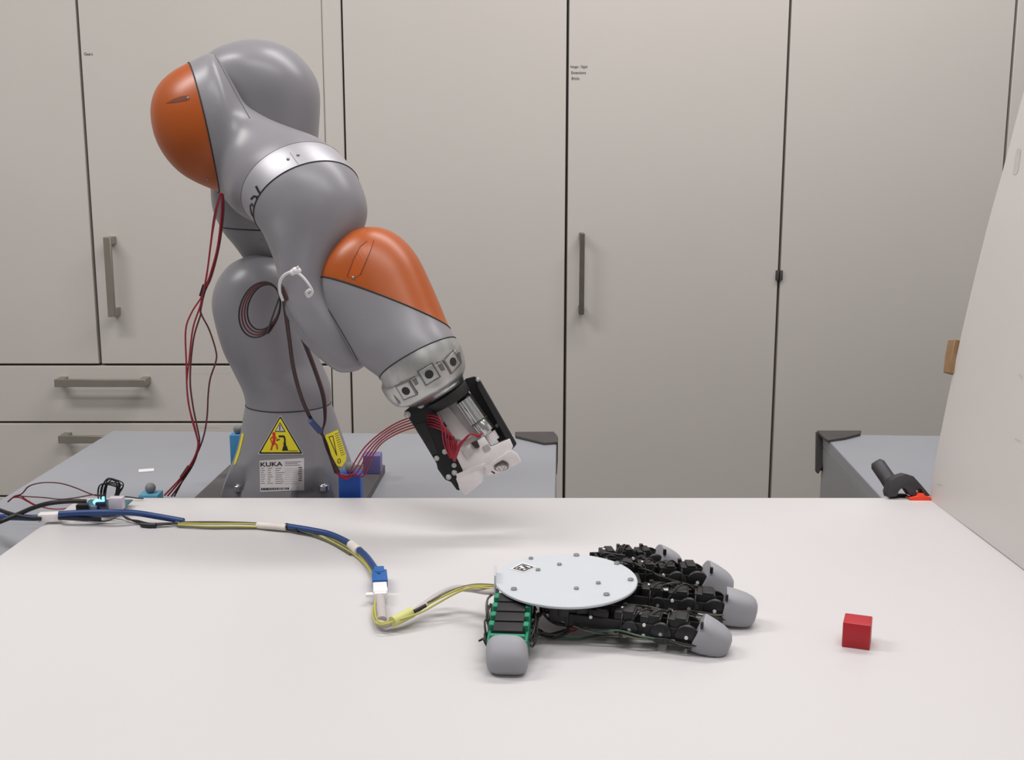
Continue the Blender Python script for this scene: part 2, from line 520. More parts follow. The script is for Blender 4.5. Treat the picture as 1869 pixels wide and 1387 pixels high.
# rubber corner guards
zc = ZT + 0.0035
q = [PZ(940, 790, zc), PZ(1011, 789.5, zc), PZ(1017.5, 797, zc), PZ(1018, 808, zc), PZ(993, 809.5, zc), PZ(941, 797, zc)]
b = MB().slab([p - V((0, 0, 0.0035)) for p in q], 0.006)
g1 = obj('corner_guard', b, M_CORNER, T1, bevel=0.0008, seg=1)
q0 = PZ(1017.5, 797, ZT)
b = MB().prism([(1015.5, 800), (1018.5, 799), (1018, 840), (1016.5, 866), (1015.5, 866)], PD(0, 0, 1).y and (q0 - CAM).dot(FWD), 0.02)
obj('corner_guard', b, M_CORNER, T1)
q = [PZ(1491, 787.5, zc), PZ(1572, 787.5, zc), PZ(1570, 793, zc), PZ(1543, 800, zc), PZ(1512, 804.5, zc), PZ(1506, 802, zc)]
b = MB().slab([p - V((0, 0, 0.0035)) for p in q], 0.006)
obj('corner_guard', b, M_CORNER, T2, bevel=0.0008, seg=1)
dd = (PZ(1502, 793, ZT) - CAM).dot(FWD)
b = MB().prism([(1491, 788), (1500, 797), (1512.5, 806), (1512, 832), (1502, 852), (1494, 865), (1490, 860)], dd, 0.012)
obj('corner_guard', b, M_CORNER, T2, bevel=0.0008, seg=1)
b = MB().prism([(1508, 836), (1516, 832), (1518, 838), (1518, 852), (1513, 859), (1497, 859), (1500, 852)], dd - 0.004, 0.010)
obj('guard_screw_pad', b, M_BLACK, T2, bevel=0.0008, seg=1)

# ------------------------------------------------------------------ white board across the tables
q = [PZ(147, 908, Z0), PZ(1725, 908, Z0)]
y_far = q[0].y
nl = PZ(0, 1013, Z0); dl = (nl - q[0]); dl = dl * ((y_far - 0.72) / (y_far - nl.y))
A0 = PZ(147, 908.5, Z0); A1 = PZ(1735, 908.5, Z0)
quad = [A0, A1, V((0.95, 0.72, Z0)), A0 + dl]
quad = [V((p.x, p.y, ZT + 0.001)) for p in quad]
tag(obj('white_board', MB().slab(quad, Z0 - ZT - 0.001), M_TABLE, None, bevel=0.001, seg=1, loc=(0, 1.3, ZT + 0.001)), 'large smooth white board lying flat across the grey tables', 'board')
# ------------------------------------------------------------------ upright white panel leaning outwards
B0 = PZ(1697, 910, Z0 + 0.001); B1 = PZ(1869, 1040, Z0 + 0.001)
bd = (B1 - B0); bd.z = 0; bd.normalize()
edge = [(1697, 909), (1707, 845), (1717, 790), (1757, 600), (1801.6, 415), (1829, 316), (1873, 150), (1920, -20)]
E = [PY(u, v, B0.y) for u, v in edge]
E[0] = B0.copy()
rows = catmull([tuple(p) for p in E], 3)
nrm = V((0, 0, 1)).cross(bd).normalized()
if nrm.x < 0: nrm = -nrm
LEN = 1.05; TH = 0.016; ncol = 12
b = MB()
idx = {}
for k, off in ((0, 0.0), (1, TH)):
    for i, r in enumerate(rows):
        for j in range(ncol + 1):
            pt = V(r) + bd * (LEN * j / ncol) + nrm * off
            if i == 0: pt.z = Z0 + (0.0012 if j / ncol * LEN > 0.10 else 0.0004)
            idx[(k, i, j)] = len(b.v); b.v.append(pt)
nr = len(rows)
for k in (0, 1):
    for i in range(nr - 1):
        for j in range(ncol):
            b.face((idx[k, i, j], idx[k, i, j + 1], idx[k, i + 1, j + 1], idx[k, i + 1, j]))
for i in range(nr - 1):
    for j in (0, ncol): b.face((idx[0, i, j], idx[1, i, j], idx[1, i + 1, j], idx[0, i + 1, j]))
for j in range(ncol):
    for i in (0, nr - 1): b.face((idx[0, i, j], idx[1, i, j], idx[1, i, j + 1], idx[0, i, j + 1]))
pan = tag(obj('leaning_board', b, M_PANEL, None, loc=B0), 'upright white panel leaning outwards at the right end of the board', 'panel')
pb = bvh_of(b)
M_SCUFF = mat('scuff_grey', (192, 186, 181), 0.6)
d = MB(); decal_poly(d, pb, [(1849, 318), (1854, 280), (1858, 270), (1864, 273), (1860, 305), (1857, 316), (1853, 319)], 0.0004, 0, 6)
obj('scuff', d, M_SCUFF, pan, smooth=0)
for (p_, q_) in (((1860, 683), (1866, 690)), ((1853, 801), (1863, 806)), ((1712, 884), (1720, 886))):
    d = MB(); decal_line(d, pb, [p_, q_], 1.8, 0.0005, 0)
    obj('scuff', d, M_SCUFF, pan, smooth=0)
# wooden prop behind it
dp = (PY(1745, 650, B0.y) - CAM).dot(FWD) + 0.001
b = MB().prism([(1743, 619), (1764, 622), (1778, 640), (1772, 690), (1734, 680), (1737, 650)], dp, 0.03)
tag(obj('brown_block', b, M_BROWN, None, bevel=0.001, seg=1, loc=PD(1748, 680, dp)), 'brown block peeking out behind the edge of the leaning white panel', 'block')

# ------------------------------------------------------------------ spring clamp at the board's far edge
Zq = lambda x, y: (1460 + x * .34603, 600 + y * .34603)
cl_loc = PZ(1670, 908, Z0)
dcl = (cl_loc - CAM).dot(FWD)
t = thing('spring_clamp', 'black spring clamp with orange jaw pad gripping the far board edge', 'clamp', cl_loc)
h0, h1 = Zq(412, 718), Zq(500, 845)
b = MB().tube([PD(*Zq(400, 700), dcl + .045), PD(*h0, dcl + .043), PD(*Zq(455, 780), dcl + .03), PD(*h1, dcl + .012)], [0.0085, 0.0125, 0.0125, 0.0135], 20)
obj('handle', b, M_CLAMPK, t, smooth=60)
b = MB().prism([Zq(*p) for p in [(462, 862), (480, 800), (515, 778), (560, 765), (600, 778), (640, 822), (690, 882), (655, 884), (640, 845), (618, 845), (612, 884), (585, 880), (562, 846), (545, 838), (527, 850), (512, 884), (468, 890)]], dcl - 0.012, 0.026)
obj('upper_jaw', b, M_CLAMPK, t, bevel=0.0015, seg=2)
b = MB().prism([Zq(*p) for p in [(470, 889), (520, 872), (560, 872), (590, 889), (560, 905), (500, 905)]], dcl + 0.020, 0.016)
obj('lower_jaw', b, M_BLACK, t, bevel=0.001)
b = MB().prism([Zq(*p) for p in [(576, 892), (620, 882), (626, 868), (654, 868), (660, 880), (690, 888), (700, 906), (690, 913), (600, 914)]], dcl - 0.017, 0.022)
obj('jaw_pad', b, M_CLAMPO, t, bevel=0.001)

# ------------------------------------------------------------------ red cube
p = [PZ(1536, 1180.5, Z0), PZ(1587, 1187.5, Z0)]
e1 = (p[1] - p[0]); sL = e1.length; e1.normalize(); e2 = V((-e1.y, e1.x, 0))
cc = (p[0] + p[1]) / 2 + e2 * (sL / 2)
sH = sL * 0.97
b = MB().box(cc + V((0, 0, sH / 2)), (sL / 2, sL / 2, sH / 2), (e1, e2, V((0, 0, 1))))
tag(obj('toy_cube', b, M_RED, None, bevel=0.0012, seg=2, loc=cc), 'small red cube standing alone on the white board', 'cube')

# ------------------------------------------------------------------ dark mounting plate and marker posts
zp = ZT + 0.016
q = [PZ(418, 848, zp), PZ(703, 848, zp)]
w = q[1] - q[0]; near = TD * 0.36
quad = [q[0], q[1], q[1] + near, q[0] + near]
tag(obj('mounting_plate', MB().slab([p - V((0, 0, 0.016)) for p in quad], 0.016), M_PLATED, None, bevel=0.0015, seg=1, loc=(q[0] + w * .5 + near * .5) - V((0, 0, .016))), 'dark grey square plate under the robot base on the grey table', 'plate')

def post(label, u, vtop, wpx, zbase, y, m, ball=True, ballpx=9.5):
    c = PY(u, vtop, y); h = wpx / 2 * (y / F) * 1.02
    t = thing('marker_post', label, 'post', (c.x, c.y, zbase), 'coloured posts around the robot base')
    b = MB().bx(c.x - h, c.x + h, c.y - h, c.y + h, zbase, c.z)
    obj('post_body', b, m, t, bevel=0.0015)
    if ball:
        r = ballpx * (y / F)
        obj('marker_ball', MB().sphere((c.x, c.y, c.z + r * .92), r), M_BALL, t, smooth=80)
    return t
post('sky blue post with grey ball behind the left flank of the robot base', 435, 791, 27, ZT, 2.10, M_SKY, ballpx=9)
post('dark blue post with grey ball right of the robot base label', 640, 862, 40, ZT, 1.886, M_DBLUE, ballpx=10.5)
post('purple post without ball on the far right plate corner', 680, 828, 32, zp, PZ(680, 858, zp).y - .012, M_PURPLE, ball=False)
post('light blue post with grey ball left of the robot on the grey table', 275, 899, 36, ZT, 1.92, M_LBLUE, ballpx=10)
q = [PZ(253, 857, ZT + .0004), PZ(281, 855, ZT + .0004), PZ(281, 860, ZT + .0004), PZ(253, 862, ZT + .0004)]
tag(obj('tape_strip', MB().slab(q, 0.0006), M_WHITEP, None, loc=PZ(267, 859, ZT + .0003)), 'tiny strip of white tape on the grey table', 'tape')

# =================================================================== the robot arm
YB = 1.975
base_loc = PY(529, 905, YB); base_loc.z = zp
ROB = thing('jointed_robot', 'grey jointed industrial robot arm with orange caps bent over the white board', 'robot arm', base_loc)

# ---- base: rounded square column with scooped corners
def base_section(th, s):
    a = th + math.radians(9)
    n = 2.0 + 1.1 * (1 - s)
    k = (abs(math.cos(a)) ** n + abs(math.sin(a)) ** n) ** (-1 / n)
    k /= (1.0 + 0.02 * (1 - s))
    w = max(0.0, min(1.0, (0.56 - s) / 0.22)) * max(0.0, min(1.0, (s - 0.085) / 0.03))
    for q in (45, 135, 229.8, 306.5):
        d = (a - math.radians(q) + math.pi) % (2 * math.pi) - math.pi
        k *= 1 - 0.21 * w * max(0.0, 1 - (abs(d) / 0.25) ** 6)
    return k
vb = 912
base_mb = MB()
loft(base_mb, [(417, vb + 6, 641, vb + 6, YB), (415, 905, 643, 905, YB), (413, 893, 645, 893, YB), (418, 870, 641, 870, YB), (427, 845, 636, 845, YB), (437, 815, 627, 815, YB), (443, 785, 618, 785, YB), (447, 755, 609, 755, YB), (450, 735, 603, 735, YB)],
     n=96, steps=8, section=base_section)
for q in base_mb.v:
    if q.z < zp + 0.0005: q.z = zp + 0.0005
base = obj('base', base_mb, M_GREY, ROB, smooth=50)
bvb = bvh_of(base_mb)

# bolts in the scooped corners
for (u, v) in ((436, 891), (591, 890)):
    c = stick(bvb, u, v, 0.0)
    if c is None: continue
    b = MB().cyl(c + V((0, -.002, -0.004)), c + V((0, -.002, 0.006)), 0.0085, 0.0085, 18).cyl(c + V((0, -.002, 0.006)), c + V((0, -.002, 0.0075)), 0.005, 0.0045, 6)
    obj('bolt', b, M_STEEL, base, bevel=0.0006, seg=1)

# warning triangle
Zt = lambda x, y: (450 + x * .10811, 750 + y * .10811)
def rounded(poly, r):
    out = []
    n = len(poly)
    for i in range(n):
        p0, p1, p2 = V(poly[i - 1]), V(poly[i]), V(poly[(i + 1) % n])
        a = p1 + (p0 - p1).normalized() * r; c = p1 + (p2 - p1).normalized() * r
        for j in range(5):
            s_ = j / 4
            out.append(tuple(a * (1 - s_) ** 2 + p1 * 2 * s_ * (1 - s_) + c * s_ ** 2))
    return out
d = MB()
T = lambda L: [Zt(*p) for p in L]
decal_poly(d, bvb, rounded(T([(572, 62), (965, 735), (185, 735)]), 4), 0.0005, 0)
decal_poly(d, bvb, rounded(T([(572, 80), (948, 722), (204, 722)]), 3.2), 0.0008, 1)
decal_poly(d, bvb, rounded(T([(572, 120), (905, 697), (248, 697)]), 1.5), 0.0011, 2)
decal_poly(d, bvb, T([(568, 190), (662, 352), (480, 352)]), 0.0014, 1)
decal_poly(d, bvb, T([(568, 215), (640, 338), (498, 338)]), 0.0017, 0)
decal_line(d, bvb, T([(566, 245), (566, 300)]), 1.8, 0.0020, 1)
decal_line(d, bvb, T([(566, 312), (566, 324)]), 1.8, 0.0020, 1)
# red figure and dark robot on the sign
head = [(466 + 30 * math.cos(a), 385 + 32 * math.sin(a)) for a in [k * math.pi / 4 for k in range(8)]]
decal_poly(d, bvb, T(head), 0.0014, 3)
decal_line(d, bvb, T([(468, 410), (470, 500), (450, 560)]), 5.0, 0.0014, 3)
decal_line(d, bvb, T([(450, 430), (410, 470), (428, 525)]), 2.2, 0.0014, 3)
decal_line(d, bvb, T([(455, 540), (435, 600), (420, 655)]), 2.8, 0.0014, 3)
decal_line(d, bvb, T([(480, 540), (515, 580), (522, 645)]), 2.6, 0.0014, 3)
decal_line(d, bvb, T([(490, 440), (520, 480)]), 2.0, 0.0014, 3)
decal_line(d, bvb, T([(512, 500), (560, 480)]), 1.8, 0.0014, 1)
decal_line(d, bvb, T([(555, 428), (625, 428)]), 3.6, 0.0014, 1)
decal_line(d, bvb, T([(635, 430), (650, 480), (648, 540)]), 3.0, 0.0014, 1)
decal_line(d, bvb, T([(646, 545), (650, 600)]), 4.5, 0.0014, 1)
decal_poly(d, bvb, T([(625, 590), (680, 590), (708, 672), (600, 672)]), 0.0015, 1)
decal_line(d, bvb, T([(712, 674), (868, 674)]), 1.0, 0.0014, 1)
obj('warning_sticker', d, [M_LABELW, M_INK, M_YEL, M_INKR], base, smooth=0)['label'] = 'yellow triangular warning sticker'
# name plate
d = MB()
decal_poly(d, bvb, T([(222, 838), (970, 795), (972, 1335), (232, 1368)]), 0.0005, 0)
decal_text(d, bvb, 'KUKA', *Zt(232, 940), 7.6, 0.0009, 1, wide=41, ang=math.radians(-2.0), bold=0.25)
for (x0, x1, y) in [(650, 920, 862), (650, 860, 888), (650, 910, 918)]: decal_line(d, bvb, T([(x0, y), (x1, y - 6)]), 0.9, 0.0008, 2)
rng = random.Random(3)
for k in range(8):
    y = 972 + k * 36
    for (x0, x1) in ((245, 325), (360, 455), (490, 640)):
        decal_line(d, bvb, T([(x0, y), (x0 + (x1 - x0) * rng.uniform(.45, 1), y - 5)]), 0.9, 0.0008, 2)
    if k < 7: decal_line(d, bvb, T([(870 + rng.uniform(-10, 20), y - 18), (935, y - 22)]), 1.3, 0.0008, 1)
    decal_line(d, bvb, T([(640, y + 8), (940, y - 6)]), 0.35, 0.0008, 2)
x = 248
while x < 720:
    wv = rng.choice((6, 10, 16, 22))
    decal_poly(d, bvb, T([(x, 1305 - x * .02), (x + wv, 1305 - x * .02), (x + wv, 1348 - x * .03), (x, 1348 - x * .03)]), 0.0008, 1, 6)
    x += wv + rng.choice((5, 8, 11))
obj('name_plate', d, [M_LABELW, M_INK, M_INKG], base, smooth=0)['label'] = 'white type plate with black lettering'
# yellow tag labels on the flanks
Zy = lambda x, y: (380 + x * .19262, 680 + y * .19262)
TY = lambda L: [Zy(*p) for p in L]
d = MB()
decal_poly(d, bvb, TY([(1110, 590), (1225, 540), (1308, 790), (1300, 840), (1262, 895), (1200, 880), (1160, 830), (1100, 640)]), 0.0006, 0)
decal_line(d, bvb, TY([(1140, 610), (1178, 600), (1215, 785), (1140, 610)]), 1.2, 0.0009, 1)
ring = [(1237 + 13 * math.cos(a), 838 + 20 * math.sin(a)) for a in [k * math.pi / 6 for k in range(13)]]
decal_line(d, bvb, TY(ring), 1.2, 0.0009, 1)
for k in range(11):
    y = 585 + k * 20; x = 1195 + k * 6.2
    decal_line(d, bvb, TY([(x, y), (x + 32, y - 15)]), 0.9, 0.0009, 1)
obj('yellow_tag', d, [M_YEL, M_INK], base, smooth=0)['label'] = 'yellow printed tag with black rules'
d = MB()
decal_poly(d, bvb, TY([(322, 570), (342, 580), (325, 660), (300, 760), (262, 868), (243, 880), (248, 850), (290, 720)]), 0.0006, 0, 2.0)
obj('yellow_tag', d, [M_YEL], base, smooth=0)

def seam_ring(name, ring, r, parent, m=M_SEAM):
    return obj(name, MB().tube(ring, r, 6, closed=True), m, parent, smooth=80)
def seam_on(name, mb, pts, r, parent, m=M_SEAM, off=0.0):
    bv = bvh_of(mb); P = []
    for q in catmull([tuple(p) + (0,) for p in pts], 8):
        s_ = stick(bv, q[0], q[1], off)
        if s_ is not None: P.append(s_)
    if len(P) > 2: return obj(name, MB().tube(P, r, 6), m, parent, smooth=80)

# ---- link one: swings up from the turntable to the shoulder
YS = 1.955
l1 = MB()
R1 = loft(l1, [(450, 736, 603, 736, YB), (447, 715, 604, 715, YB), (433, 684, 597, 690, YB), (416, 645, 576, 652, 1.97), (400, 607, 558, 612, YS), (389, 565, 548, 568, YS), (390, 535, 548, 535, YS), (400, 507, 546, 505, YS), (417, 485, 532, 484, YS)], n=56, steps=6, dome1=0.36, relax=8)
k1 = obj('shoulder_link', l1, M_GREY, ROB, smooth=60)
seam_ring('seam', [p + V((0, 0, 0.0)) for p in R1[0]], 0.0011, k1)

# ---- link two: carries the turning joint above the shoulder
YU = 2.01
l2 = MB()
R2 = loft(l2, [(520, 560, 640, 560, YU + .02), (505, 505, 630, 505, YU + .02), (470, 470, 606, 478, YU + .01), (440, 456, 584, 460, YU), (416, 432, 570, 442, YU), (404, 413, 566, 419, YU)], n=56, steps=6, dome0=0.7, relax=6)
k2 = obj('upper_arm_link', l2, M_GREY, ROB, smooth=60)
for (u, v) in ((462, 438), (477, 438)):
    c = stick(bvh_of(l2), u, v, 0.0)
    if c: obj('screw', MB().cyl(c + V((0, .002, 0)), c + V((0, -.0012, 0)), 0.0022, n=12), M_SCREW, k2)
# ---- link three: upright with the round elbow head
l3 = MB()
R3 = loft(l3, [(404, 412, 566, 418, YU), (391, 385, 567, 388, YU), (387, 350, 570, 350, YU), (386, 300, 576, 300, YU), (386, 240, 581, 240, YU - .005), (384, 195, 583.5, 195, YU - .01, .95), (376, 165, 582.5, 165, YU - .012, .92), (369, 135, 573, 135, YU - .014, .9), (374, 108, 552, 108, YU - .014, .9), (392, 91, 533, 91, YU - .014, .9), (418, 80, 510, 80, YU - .014, .92), (440, 74.5, 490, 74.5, YU - .014, .95), (456, 72.5, 476, 72.5, YU - .014, 1)], n=64, steps=6, relax=8)
k3 = obj('elbow_link', l3, M_GREY, ROB, smooth=60)
seam_ring('seam', R3[0], 0.0011, k3)

# ---- link four: elbow half with the orange cap, turning down into the forearm
l4 = MB()
S4 = [(276, 226, 274, 190, 1.885, 1.15, 0), (280, 247, 279, 170, 1.885, 1.1, 0), (289, 268, 288, 153, 1.885, 1.05, 0), (305, 293, 300, 140, 1.885, 1.0, 0), (330, 318, 314, 129, 1.885, .96, 0), (362, 336, 328, 121, 1.885, 0.92, 0), (397, 350, 343, 114, 1.885, 0.86, 0), (415, 370, 368, 102, 1.883, 0.78, 0), (429, 387, 391, 96, 1.880, 0.75, 0), (441, 397, 422, 150, 1.872, 0.92, 0), (449, 401, 463, 216, 1.855, 1.12, .25), (453, 402, 528, 236, 1.834, 1.02, .65), (455, 401, 585, 254, 1.815, 0.92, 1), (456, 396, 620, 280, 1.800, 0.95, 1)]
SB = [(465, 407, 634, 296, 1.787, 0.96), (476, 419, 646, 313, 1.774, 0.97)]
S5 = [(481, 426, 657, 335, 1.766, 0.95), (488, 440, 667, 365, 1.757, 0.92), (495, 458, 666, 396, 1.748, 0.90), (503, 480, 650, 438, 1.738, 0.90), (509, 505, 622, 472, 1.730, 0.98), (513, 540, 604, 510, 1.722, 1.0), (521, 570, 612, 542, 1.716, 0.95), (543, 610, 640, 576, 1.712, 0.9), (572, 643, 662, 606, 1.710, 0.9), (602, 669, 678, 638, 1.708, 0.9), (620, 679, 678, 656, 1.708, .9)]
def arm_section(th, q):
    w = max(0.0, min(1.0, (q - .66) / .06)) * max(0.0, min(1.0, (.93 - q) / .06))
    d = (th - math.radians(124) + math.pi) % (2 * math.pi) - math.pi
    k = 1 + w * (0.10 * math.exp(-(d / .17) ** 2) - 0.07 * math.exp(-((d + .50) / .28) ** 2))
    n = 2 + 1.0 * max(0.0, min(1.0, (q - .20) / .08)) * max(0.0, min(1.0, (.46 - q) / .08))
    return k * (abs(math.cos(th)) ** n + abs(math.sin(th)) ** n) ** (-1 / n)
R4 = loft(MB(), S4 + SB + S5, n=96, steps=8, dome0=0.12, dome1=0.3, section=arm_section, relax=14)
i0 = 6 + (len(S4) - 1) * 8; i1 = i0 + len(SB) * 8
lobe = MB()
loft(lobe, S4[:7] + [(413, 356, 366, 103, 1.885, 0.80, 0), (427, 352, 390, 93, 1.886, 0.76, 0), (444, 342, 414, 132, 1.888, 0.80, 0), (458, 328, 437, 172, 1.890, 0.82, 0), (468, 308, 454, 206, 1.892, 0.85, 0), (474, 284, 466, 236, 1.895, 0.9, 0)], n=72, steps=8, dome0=0.12, dome1=0.3, relax=6)
tube4 = MB()
loft(tube4, [(372, 322, 405, 150, 1.886, .92, 0), (396, 346, 436, 182, 1.878, .98, .1), (420, 374, 486, 214, 1.862, 1.0, .4), (444, 396, 545, 237, 1.838, .97, .8), (455, 402, 590, 256, 1.815, .94, 1), (457, 396, 619, 281, 1.800, 0.94, 1), (466, 406, 632, 297, 1.788, 0.94, 1)], n=72, steps=8, dome0=.5, relax=6)
l4 = fuse([lobe, tube4], 0.0030, 60)
def split(mb, co, no):
    """cut a closed shell in two along a plane, each half closed again"""
    out = []
    for inner in (True, False):
        bm = bmesh.new()
        vs = [bm.verts.new(p) for p in mb.v]
        for f in mb.f:
            try: bm.faces.new([vs[i] for i in f])
            except ValueError: pass
        bmesh.ops.recalc_face_normals(bm, faces=bm.faces)
        r = bmesh.ops.bisect_plane(bm, geom=bm.verts[:] + bm.edges[:] + bm.faces[:], plane_co=co, plane_no=no, clear_inner=inner, clear_outer=not inner)
        ed = [e for e in r['geom_cut'] if isinstance(e, bmesh.types.BMEdge)]
        loop = [e for e in bm.edges if len(e.link_faces) == 1]
        # ordered rim
        rim = []
        if loop:
            e = loop[0]; v = e.verts[0]; used = set()
            while True:
                rim.append(v.co.copy()); used.add(e); v = e.other_vert(v)
                nx = [x for x in v.link_edges if len(x.link_faces) == 1 and x not in used]
                if not nx: break
                e = nx[0]
        bmesh.ops.holes_fill(bm, edges=loop)
        bm.verts.index_update()
        m = MB(); m.v = [v.co.copy() for v in bm.verts]
        for f in bm.faces: m.face([v.index for v in f.verts])
        bm.free(); out.append((m, rim))
    return out
def plane3(a, b_, c):
    n = (b_ - a).cross(c - a).normalized(); return a, n
co, no = plane3(PY(343, 114, 1.885), PY(397, 350, 1.885), PY(343, 114, 1.885) + ray(343, 114) * .25 + V((-0.02, 0, 0)))
if no.x < 0: no = -no
(halfR, rim), (halfL, _) = split(l4, co, no)
k4 = obj('forearm_elbow_link', halfR, M_GREY, ROB, smooth=60)
o4 = obj('orange_cap', halfL, M_ORANGE, ROB, smooth=60); o4['label'] = 'orange cap closing the elbow joint'
seam_ring('seam', rim, 0.0012, k4)
seam_on('seam', l4, [(390, 98), (410, 133), (433, 176), (456, 216)], 0.0007, k4, off=-0.0002)
# slot shade painted on the cap, a screw, and a second screw low on the rim
bv = bvh_of(halfL)
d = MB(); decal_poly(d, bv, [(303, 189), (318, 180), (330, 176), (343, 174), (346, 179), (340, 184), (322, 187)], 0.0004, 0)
obj('slot', d, mat('orange_recess_shade', (110, 44, 14), 0.6), o4, smooth=0)
for (u, v) in ((343, 179), (379, 326)):
    c = stick(bv, u, v, 0.0)
    obj('screw', MB().sphere(c, 0.0022, 10, 6), M_SCREW, o4)

# ---- silver band between the two forearm halves
l4b = MB()
l4b.rings(R4[i0:i1 + 1])
band = obj('silver_band', l4b, M_SILVER, ROB, smooth=60)
bv = bvh_of(l4b)
Zr = lambda x, y: (440 + x * .14417, 260 + y * .14417)
TR = lambda L: [Zr(*p) for p in L]
d = MB()
decal_line(d, bv, TR([(195, 560), (225, 620), (265, 670)]), 4.2, 0.0005, 0)
decal_line(d, bv, TR([(130, 715), (165, 680), (215, 690)]), 3.4, 0.0005, 0)
decal_line(d, bv, TR([(195, 690), (205, 740), (208, 805)]), 2.6, 0.0005, 0)
decal_line(d, bv, TR([(190, 885), (165, 820), (140, 775), (118, 800), (125, 870), (140, 915), (185, 980)]), 2.2, 0.0005, 0)
obj('handwriting', d, M_INK, band, smooth=0)['label'] = 'black handwritten letters'
d = MB(); decal_line(d, bv, TR([(620, 130), (690, 230), (765, 325)]), 0.9, 0.0004, 0)
obj('joint_line', d, M_INKG, band, smooth=0)
for (x, y) in ((595, 212), (722, 160)):
    c = stick(bv, *Zr(x, y), 0.0)
    if c: obj('screw', MB().sphere(c, 0.0026, 10, 6), M_SCREW, band)

# ---- link five: bulging forearm half narrowing to the wrist
l5 = MB()
l5.rings(R4[i1:])
k5 = obj('forearm_link', l5, M_GREY, ROB, smooth=60)
seam_ring('seam', R4[i1], 0.0012, k5)
seam_ring('seam', R4[i0], 0.0006, k5, M_INKG)

# ---- link six: wrist with its orange cap
YW = 1.670
l6 = MB()
S6 = [(630, 462, 672, 424, YW + .080, 1.0), (606, 490, 705, 421, YW + .072, 0.95), (588, 520, 735, 436, YW + .062, 0.9), (594, 560, 761, 467, YW + .050, 0.84), (614, 600, 782, 509, YW + .038, 0.84), (640, 640, 802, 555, YW + .025, 0.88), (662, 667, 817, 592, YW + .012, 0.92), (697, 693, 830, 616, YW, 1.0)]
SF = [(696, 705, 839, 628, YW), (702, 718, 845, 643, YW), (712, 731, 849, 660, YW), (726, 740, 849, 673, YW), (742, 740, 846, 681, YW), (756, 741, 846, 688, YW), (770, 738, 846, 693, YW)]
R6 = loft(MB(), S6 + SF, n=72, steps=8, dome0=0.14, relax=5)
j0 = 6 + (len(S6) - 1) * 8; j1 = j0 + 5 * 8
l6.rings(R6[:j0 + 1])
co, no = plane3(PY(580, 510, YW + .06), PY(822, 596, YW), PY(580, 510, YW + .06) + ray(580, 510) * .25 + V((-.013, 0, -.038)))
if no.z < 0: no = -no
(capT, rim), (lowT, _) = split(l6, co, no)
k6 = obj('wrist_link', lowT, M_GREY, ROB, smooth=60)
o6 = obj('orange_cap', capT, M_ORANGE, ROB, smooth=60); o6['label'] = 'orange cap over the wrist joint'
seam_ring('seam', rim, 0.0012, k6)
seam_ring('seam', R6[j0], 0.0010, k6)
seam_on('seam', lowT, [(578, 534), (598, 562), (625, 607), (645, 642), (659, 668)], 0.0009, k6)
bv = bvh_of(capT)
Z3 = lambda x, y: (500 + x * .24612, 400 + y * .24612)
d = MB()
decal_poly(d, bv, [Z3(*p) for p in [(545, 425), (590, 300), (640, 205), (705, 160), (740, 155), (715, 235), (640, 410), (600, 435)]], 0.0005, 0)
obj('slot', d, mat('orange_shallow', (176, 80, 24), 0.35), o6, smooth=0)
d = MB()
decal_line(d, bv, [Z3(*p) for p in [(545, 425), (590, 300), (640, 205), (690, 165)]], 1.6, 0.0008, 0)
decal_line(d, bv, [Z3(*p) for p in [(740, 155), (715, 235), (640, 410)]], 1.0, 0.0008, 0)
obj('slot_edge_shade', d, MATS['orange_recess_shade'], o6, smooth=0)  # darker orange lines paint the shade along the slot's edges
c = stick(bv, *Z3(588, 433), 0.0)
if c: obj('screw', MB().sphere(c, 0.0024, 10, 6), M_SCREW, o6)

# ---- tool flange: silver ring with square windows and round holes
lf = MB()
YF = YW
lf.rings(R6[j0:j1 + 1])
fl = obj('tool_flange', lf, M_ALU, ROB, smooth=50)
bv = bvh_of(lf)
Z4 = lambda x, y: (680 + x * .23077, 600 + y * .23077)
T4 = lambda L: [Z4(*p) for p in L]
def pad(u, v, half, hole):
    c = stick(bv, u, v, 0.0)
    if c is None: return
    n = bv.ray_cast(CAM, ray(u, v).normalized())[1]
    if n.dot(FWD) > 0: n = -n
    ax = (PD(.87, -.5, 1) - PD(0, 0, 1)).normalized()
    a = (ax - n * ax.dot(n)).normalized(); bb = n.cross(a)
    obj('window_shade_plate', MB().box(c, (half * 1.22, half * 1.22, 0.0012), (a, bb, n)), mat('flange_shadow_metal', (120, 118, 116), 0.35, 0.7), fl, bevel=0.0008)  # dark plate stands in for the shaded groove round the frame
    o = obj('window_frame', MB().box(c, (half, half, 0.0022), (a, bb, n)), M_ALU, fl, bevel=0.0012)
    obj('hole', MB().cyl(c + n * 0.0005, c + n * 0.0026, hole, n=18), M_SEAM, fl)
for (x, y) in ((445, 358), (628, 262), (268, 486)): pad(*Z4(x, y), 0.0105, 0.0062)
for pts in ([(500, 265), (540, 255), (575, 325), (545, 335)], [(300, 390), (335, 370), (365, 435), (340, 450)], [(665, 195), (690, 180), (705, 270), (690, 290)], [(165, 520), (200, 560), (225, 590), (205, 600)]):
    d = MB(); decal_poly(d, bv, T4(pts), 0.0005, 0); obj('slot', d, mat('flange_shadow_metal', (120, 118, 116), 0.35, 0.7), fl, smooth=0)  # flat patches in a shadow tone paint the shade inside the slots
d = MB(); decal_line(d, bv, T4([(345, 262), (400, 270), (432, 282)]), 1.0, 0.0006, 0); obj('scratch', d, M_SILVER, fl, smooth=0)
ld = MB(); ld.rings(R6[j1:])
obj('flange_disc', ld, M_STEEL, ROB, smooth=40)

